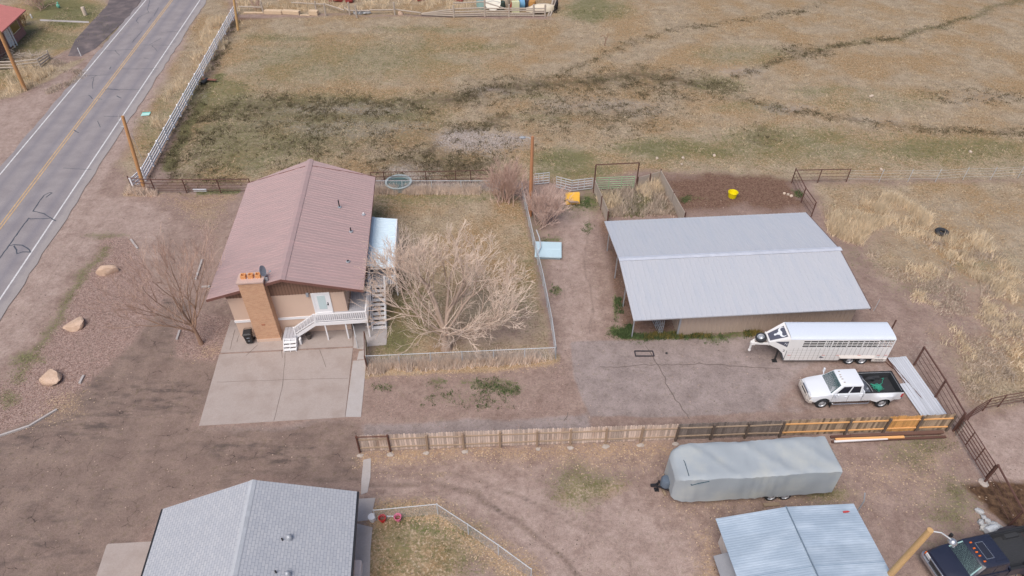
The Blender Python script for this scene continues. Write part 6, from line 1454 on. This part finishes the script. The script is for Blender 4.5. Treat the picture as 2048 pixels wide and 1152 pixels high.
for k,(u,v) in enumerate(((668,2),(684,1),(700,3),(838,0),(918,2))):
    mb=MB(); mb.box(-.7,.7,-.4,.4,.1,.6+.2*(k%2)); mb.tube([(-.9,-.3,.4),(1.0,.2,.5)],.08,6); mb.lathe([(0,-.1),(.35,-.1),(.35,.1),(0,.1)],10,(-.4,-.45,.35),'y'); solo('farm_implement',mb,mat('faded_implement_red',K(150,64,60),.7,var=.25),['leftmost red implement at the top edge grass','second red implement at the top edge grass','third red implement at the top edge grass','red implement above the sagging rail fence','red implement above the turquoise tank'][k],'implement',V(u,v),k*.7,bevel=.03)
# ================================================================ bare trees and shrubs
def grow(seed,base,limbs,levels,mat_trunk,mat_twig,t,twig_r=.012,up=.25,droop=0.,spread=.6,kids=(3,4),trunk=None,shrink=.62,bend=.25,twig_levels=2,env=None):
    rr=random.Random(seed); TR=MB(); TW=MB()
    def branch(p,d,L,r,lv):
        n=3 if lv>1 else 2; pts=[p]; dd=d.copy()
        for i in range(n):
            dd=(dd+Vector((rr.uniform(-bend,bend),rr.uniform(-bend,bend),rr.uniform(-bend,bend)+up*.35-droop*(1 if lv==0 else 0)))).normalized(); pts.append(pts[-1]+dd*L/n)
        r1=max(r*.6,twig_r*.7)
        (TW if lv<=twig_levels else TR).tube(pts,r,3 if lv<=1 else 5 if lv==2 else 8,r1=r1,cap=False,t=rr.uniform(-.25,.25))
        if lv==0: return
        k=rr.randint(*kids)+(1 if lv==1 else 0)
        for i in range(k):
            f=rr.uniform(.35,1.) if i else 1.; ii=min(int(f*n),n-1); q=pts[ii].lerp(pts[ii+1],f*n-ii) if f<1 else pts[-1]
            ax=Vector((rr.gauss(0,1),rr.gauss(0,1),rr.gauss(0,1))); ax=(ax-dd*ax.dot(dd)).normalized()
            nd=(dd+ax*rr.uniform(spread*.5,spread*1.25)+Vector((0,0,up*.5))).normalized()
            if env is not None:
                e=q-env[0]
                if (e.x/env[1])**2+(e.y/env[1])**2+(e.z/env[2])**2>1 and rr.random()<.75: continue
            branch(q,nd,L*shrink*rr.uniform(.75,1.2),max(r1*(.75 if i else .9),twig_r),lv-1)
    if trunk: TR.tube(trunk[0],trunk[1],12)
    for (p,d,L,r,*lv) in limbs: branch(Vector(p),Vector(d).normalized(),L,r,lv[0] if lv else levels)
    if TR.v: part('trunk',TR,mat_trunk,t,smooth=60,fix=False)
    part('crown',TW,mat_twig,t,fix=False); return len(TW.f)
m_bark=mat('pale_grey_bark',K(168,148,134),.95,var=.15,scale=3,stretch=(1,1,.3),fine=.2,fscale=14,bump=.3)
m_twig=mat('pale_tan_twig',K(216,196,180),.9,var=.1,bump=0,tint=.4)
m_bark2=mat('brown_bark',K(150,122,104),.95,var=.15,stretch=(1,1,.3),fine=.2,fscale=14)
m_twig2=mat('reddish_twig',K(192,162,146),.9,var=.1,bump=0,tint=.4)
m_twig3=mat('pinkish_twig',K(196,168,154),.9,var=.1,bump=0,tint=.5)
tb=V(893,697); t=thing('bare_tree','wide pale leafless tree filling the fenced yard beside the house','tree',tb)
tr=[[(0,0,-.1),(0,.0,.25),(-.05,.1,.9),(-.08,.25,1.7)],[.46,.32,.25,.24]]
F0=(-.08,.25,1.6)
limbs=[(F0,(-.28,.32,1.),3.2,.14),(F0,(.35,.55,.9),3.4,.15),((-.06,.15,1.3),(-1.,.2,.5),3.4,.09),((-.06,.15,1.4),(-.9,.75,.7),3.3,.09),((0,.1,1.2),(1.,.2,.42),3.7,.1),((0,.1,1.4),(.85,.9,.8),3.3,.11),(F0,(-.6,.9,.8),3.2,.1),((0,.2,1.5),(.1,1.,.85),3.3,.12),((0,.0,1.2),(.35,-.4,.5),1.9,.06,4),((0,.0,1.1),(-.6,-.35,.5),2.2,.06,4),((0,.0,1.2),(1.,-.1,.42),3.3,.065,5)]+[((random.uniform(-.2,.2),random.uniform(-.1,.4),random.uniform(.7,2.2)),(math.cos(a_*.9),math.sin(a_*.9)*.9,random.uniform(.05,.9)),random.uniform(1.1,1.9),.03,3) for a_ in range(9)]
nf=grow(11,tb,limbs,5,m_bark,m_twig,t,.0100,.16,.0,.7,(3,4),tr,.66,.24,3,env=(Vector((.1,2.0,3.2)),5.7,4.9))
tb=V(403,688); t=thing('bare_tree','slender reddish leafless tree leaning over the gravel by the driveway','tree',tb)
tr=[[(0,0,-.1),(-.05,.05,.8),(-.15,.1,1.7)],[.17,.12,.1]]
F0=(-.15,.1,1.6)
limbs=[(F0,(-1.,.35,.8),2.9,.045),(F0,(.7,.2,.9),2.6,.045),(F0,(-.4,.9,.9),2.7,.045),(F0,(-.35,.1,1.),2.7,.055),(F0,(.25,.4,1.),2.6,.055),(F0,(-.8,-.1,.8),2.6,.05),(F0,(.0,.7,.95),2.6,.05),(F0,(-.7,.6,.9),2.6,.05),((-.1,.08,1.3),(.6,.35,.9),2.,.06),((-.1,.05,1.2),(-.9,-.35,.55),2.2,.06,4),((-.1,.05,1.),(-.5,-.5,.8),1.8,.05,3)]
grow(9,tb,limbs,4,m_bark2,m_twig2,t,.0085,.36,0,.55,(2,4),tr,.7,.16,2)
def shrub(lab,u,v,seed,rad,h,m,n=26,lv=3,r=.03,lean=(0,0)):
    b=V(u,v); t=thing('bare_shrub',lab,'shrub',b); rr=random.Random(seed); limbs=[]
    for i in range(n):
        a=rr.uniform(0,2*math.pi); e=rr.uniform(.25,1.2); limbs.append(((rr.gauss(0,rad*.15),rr.gauss(0,rad*.15),0),(math.cos(a)*e*rad/h+lean[0],math.sin(a)*e*rad/h+lean[1],1.),h*rr.uniform(.38,.55),r))
    grow(seed,b,limbs,lv,m,m,t,.011,.2,0,.5,(3,4),None,.62,.25,9)
shrub('dense pinkish brown shrub left of the lamp pole',1014,402,31,2.3,3.7,m_twig3,40,3)
shrub('sparse radiating bare shrub right of the lamp pole',1086,448,32,2.2,3.2,mat('grey_pink_twig',K(202,176,164),.9,bump=0,tint=.5),36,3,.026)
shrub('brown leafless shrub in front of the red brick house',46,52,33,1.6,2.2,mat('straw_twig',K(176,144,104),.9,bump=0,tint=.5),22,3)
shrub('second brown leafless shrub farther behind the red brick house corner',82,18,34,2.2,2.6,m_twig3,22,3)
shrub('low dry shrub at the top edge beside the far pole',515,18,36,1.2,1.5,m_twig3,14,2)
# crooked snag in the pasture
t=thing('dead_snag','small crooked dead snag standing alone in the far pasture','tree',V(1209,92)); mb=MB(); mb.tube([(0,0,0),(.1,0,.7),(-.15,0,1.3),(-.3,.1,1.35),(-.6,0,1.1)],.06,6,r1=.03); mb.tube([(.1,0,.7),(.35,0,1.3),(.3,0,1.7)],.05,6,r1=.02); part('trunk',mb,m_bark2,t)
# ================================================================ grass, weeds, leaves, stones: uncountable cover
def scatter(n,pred,box,seed):
    r=np.random.default_rng(seed); out=[]; tot=0
    x0,x1,y0,y1=box
    for _ in range(60):
        x=r.uniform(x0,x1,n); y=r.uniform(y0,y1,n); p=pred(x,y); k=r.random(n)<p
        out.append(np.stack([x[k],y[k]],1)); tot+=k.sum()
        if tot>=n: break
    return np.concatenate(out)[:n]
def inpoly(px): 
    P=G(px); 
    return (lambda x,y:(poly_sd(x,y,P)>0).astype(float)),(min(p[0] for p in P),max(p[0] for p in P),min(p[1] for p in P),max(p[1] for p in P))
def blades(name,pts,m,h,nb,spread,w,seed,lean=.5,hvar=.5,label=None):
    r=np.random.default_rng(seed); N=len(pts); n=N*nb
    bx=np.repeat(pts[:,0],nb)+r.normal(0,spread,n); by=np.repeat(pts[:,1],nb)+r.normal(0,spread,n)
    hh=np.repeat(h*(1+hvar*r.uniform(-1,1,N)),nb)*r.uniform(.6,1.15,n); a=r.uniform(0,2*np.pi,n); a2=r.uniform(0,2*np.pi,n)
    zz=z_at(bx,by)-.01; ww=w*r.uniform(.6,1.4,n)
    lx=np.cos(a2)*lean*hh*r.random(n); ly=np.sin(a2)*lean*hh*r.random(n)
    A=np.stack([bx-np.cos(a)*ww,by-np.sin(a)*ww,zz],1); B=np.stack([bx+np.cos(a)*ww,by+np.sin(a)*ww,zz],1); T=np.stack([bx+lx,by+ly,zz+hh],1)
    co=np.stack([A,B,T],1).reshape(-1,3)
    me=bpy.data.meshes.new(name); me.vertices.add(3*n); me.vertices.foreach_set('co',co.ravel()); me.loops.add(3*n); me.loops.foreach_set('vertex_index',np.arange(3*n)); me.polygons.add(n); me.polygons.foreach_set('loop_start',np.arange(n)*3); me.update(calc_edges=True)
    at_=me.attributes.new('tint','FLOAT','FACE'); at_.data.foreach_set('value',(np.repeat(r.uniform(-.6,.6,N),nb)+r.uniform(-.25,.25,n)).astype(np.float32))
    me.materials.append(m); o=bpy.data.objects.new(name,me); COL.objects.link(o); return tag(o,kind='stuff')
m_straw=mat('straw_grass',K(190,172,146),.95,var=.2,scale=.4,bump=0,tint=.5,fine=.05,fscale=5)
m_straw2=mat('golden_tall_grass',K(224,206,178),.95,var=.15,scale=.5,bump=0,tint=.4,fine=.05,fscale=5)
m_grn=mat('green_grass',K(116,118,78),.95,var=.2,scale=.5,bump=0,tint=.5,fine=.05,fscale=5)
m_weed=mat('green_weed',K(88,106,66),.95,var=.2,scale=.5,bump=0,tint=.5,fine=.05,fscale=5)
m_sage=mat('grey_dead_weed',K(188,172,156),.95,var=.2,scale=.5,bump=0,tint=.5,fine=.05,fscale=5)
m_mudtuft=mat('dark_marsh_tuft',K(98,90,68),.95,var=.25,scale=.5,bump=0,tint=.6,fine=.05,fscale=5)
BOX=(-62,66,24,97)
nzz=lambda x,y,s,sd: vnoise(x,y,s,sd,3)
def dens(ch,lo=.2,hi=.9): return lambda x,y: np.clip((mask_at(ch,x,y)-lo)/(hi-lo),0,1)
pt=scatter(34000,lambda x,y: dens('tan',.3,.9)(x,y)*(1-.8*np.clip(mask_at('mud',x,y),0,1))*np.clip((nzz(x,y,.45,61)-.38)*4,0.06,1)*np.where((y<45)&(x<3),0.15,1.),BOX,1)
blades('pasture_grass',pt,m_straw,.10,6,.10,.022,2,1.3)
pt=scatter(9000,lambda x,y: dens('green',.15,.7)(x,y)*np.clip((nzz(x,y,.6,62)-.4)*5,0,1),BOX,3)
blades('green_pasture_grass',pt,m_grn,.08,6,.10,.02,4,1.2)
pt=scatter(9000,lambda x,y: np.clip(mask_at('mud',x,y)*1.3,0,1)*np.clip((nzz(x,y,.9,63)-.42)*6,0,1),(-40,62,50,97),5)
blades('marsh_tussocks',pt,m_mudtuft,.13,8,.13,.03,6,1.)
# tall dry clumps
def tall(name,polys,n,m,h,nb,sp,w,seed,clump=.5,thr=.5,lean=.5):
    P=[]
    for k,(px,ww) in enumerate(polys):
        f,b=inpoly(px); P.append(scatter(int(n*ww),lambda x,y: f(x,y)*np.clip((nzz(x,y,clump,seed+k)-thr)*8,0,1),b,seed+k))
    blades(name,np.concatenate(P),m,h,nb,sp,w,seed,lean)
tall('tall_dry_grass',[([(1640,400),(1700,385),(1790,395),(1862,440),(1850,460),(1790,450),(1740,460),(1720,490),(1660,470)],.34),([(1780,440),(1840,440),(1870,480),(1960,470),(2048,560),(1990,600),(1900,520),(1820,480)],.08),
   ([(420,40),(465,30),(452,90),(385,190),(330,270),(300,330),(285,300),(330,200),(375,130),(400,80)],.22),([(475,-20),(1000,-20),(1000,18),(475,22)],.26),([(0,170),(60,120),(110,140),(60,180),(10,195)],.1)],2600,m_straw2,.62,16,.16,.02,71,.6,.47,.55)
tall('fence_line_straw',[([(738,728),(930,716),(1108,708),(1108,722),(930,734),(738,748)],.55),([(746,378),(980,378),(980,388),(746,388)],.5),([(262,378),(315,383),(312,392),(258,388)],.1)],1900,mat('pale_fence_straw',K(226,208,192),.95,var=.15,scale=.5,bump=0,tint=.4),.5,16,.12,.02,81,.9,.3,.5)
tall('corral_weeds',[([(1192,388),(1315,368),(1358,430),(1210,434)],1.)],420,m_sage,.5,16,.16,.022,91,.7,.3,.9)
tall('corral_green',[([(1192,388),(1315,368),(1358,430),(1210,434)],1.)],260,m_grn,.25,16,.2,.022,98,.8,.45,1.)
tall('corral_straw',[([(1275,380),(1316,368),(1330,395),(1290,400)],.6),([(1195,395),(1240,392),(1240,415),(1205,415)],.4)],150,m_straw2,.7,16,.16,.022,92,.7,.3,.8)
tall('sage_weeds',[([(1700,480),(1780,560),(1840,700),(1920,810),(2048,790),(2048,520),(1850,470)],.8),([(180,150),(110,118),(60,165),(100,190)],.2)],1700,m_sage,.2,10,.16,.024,93,.5,.5,1.)
tall('dry_spike_clumps',[([(1780,470),(1850,460),(2048,600),(2048,790),(1900,760),(1830,620)],1.)],330,m_straw2,.36,18,.14,.02,94,.4,.56,.7)
pt=scatter(2600,lambda x,y: np.clip((mask_at('weed',x,y)-.2)*1.6,0,1)*np.clip((nzz(x,y,1.1,64)-.42)*6,0.02,1),(-15,30,24,52),7)
blades('green_weeds',pt,m_weed,.13,10,.09,.022,8,.9)
pt=scatter(1600,lambda x,y: dens('green',.2,.8)(x,y)*np.clip((nzz(x,y,.8,66)-.4)*6,0,1),(-10,30,13,26),9)
blades('lawn_grass',pt,m_grn,.07,8,.10,.012,10,1.)
# weeds hugging the barn front wall and fence foot
tall('barn_weeds',[([(1235,660),(1262,650),(1262,676),(1240,676)],.3),([(1240,670),(1360,668),(1500,664),(1500,673),(1360,677),(1240,677)],.6),([(1228,595),(1242,590),(1244,635),(1232,638)],.1)],420,m_weed,.22,12,.10,.024,95,1.2,.35,.8)
tall('barn_dry_weeds',[([(1290,668),(1400,668),(1520,663),(1520,671),(1400,675),(1290,677)],1.)],160,mat('olive_weed',K(140,124,70),.95,var=.2,bump=0,tint=.5),.25,12,.10,.024,96,1.2,.35,.8)
# flat chips: fallen leaves and gravel
def chips(name,pts,m,s,seed,z=.012,tilt=.35):
    r=np.random.default_rng(seed); n=len(pts); a=r.uniform(0,2*np.pi,n); sx=s*r.uniform(.6,1.4,n); sy=s*r.uniform(.4,.9,n)
    zz=z_at(pts[:,0],pts[:,1])+z; V4=[]
    for cx,cy in ((-1,-1),(1,-1),(1,1),(-1,1)):
        V4.append(np.stack([pts[:,0]+np.cos(a)*sx*cx-np.sin(a)*sy*cy,pts[:,1]+np.sin(a)*sx*cx+np.cos(a)*sy*cy,zz+tilt*s*r.uniform(-.5,1,n)],1))
    co=np.stack(V4,1).reshape(-1,3); me=bpy.data.meshes.new(name); me.vertices.add(4*n); me.vertices.foreach_set('co',co.ravel()); me.loops.add(4*n); me.loops.foreach_set('vertex_index',np.arange(4*n)); me.polygons.add(n); me.polygons.foreach_set('loop_start',np.arange(n)*4); me.update(calc_edges=True)
    t_=me.attributes.new('tint','FLOAT','FACE'); t_.data.foreach_set('value',r.uniform(-.8,.7,n).astype(np.float32))
    me.materials.append(m); o=bpy.data.objects.new(name,me); COL.objects.link(o); return tag(o,kind='stuff')
m_leaf=mat('fallen_leaf',K(178,156,132),.9,var=.2,scale=.4,bump=0,tint=.5)
pt=scatter(5000,lambda x,y: np.clip(mask_at('litter',x,y),0,1)**1.3,(-36,30,13,50),11); chips('fallen_leaves',pt,m_leaf,.034,12)
m_peb=mat('pink_pebble',K(150,122,112),.9,var=.2,scale=.5,bump=0,tint=.7)
pt=scatter(9000,lambda x,y: np.clip(mask_at('gravel',x,y),0,1)**2,(-45,5,24,52),13); chips('gravel_stones',pt,m_peb,.026,14,.012,.5)
pt=scatter(5000,lambda x,y: .25+.5*(nzz(x,y,.4,65)>.5)*(1-np.clip(mask_at('pad',x,y)+mask_at('tan',x,y),0,1)),(-46,32,13,50),15)
pt=pt[(poly_sd(pt[:,0],pt[:,1],G([(398,855),(462,640),(706,640),(733,720),(700,845)]))<-.2)]
offp=(pt[:,0]-ROAD_L[0].x)*rn.x*sgn+(pt[:,1]-ROAD_L[0].y)*rn.y*sgn; pt=pt[offp>RW+1.8]
chips('loose_stones',pt,mat('dirt_stone',K(150,132,120),.95,var=.2,scale=.5,bump=0,tint=.9),.035,16,.012,.5)
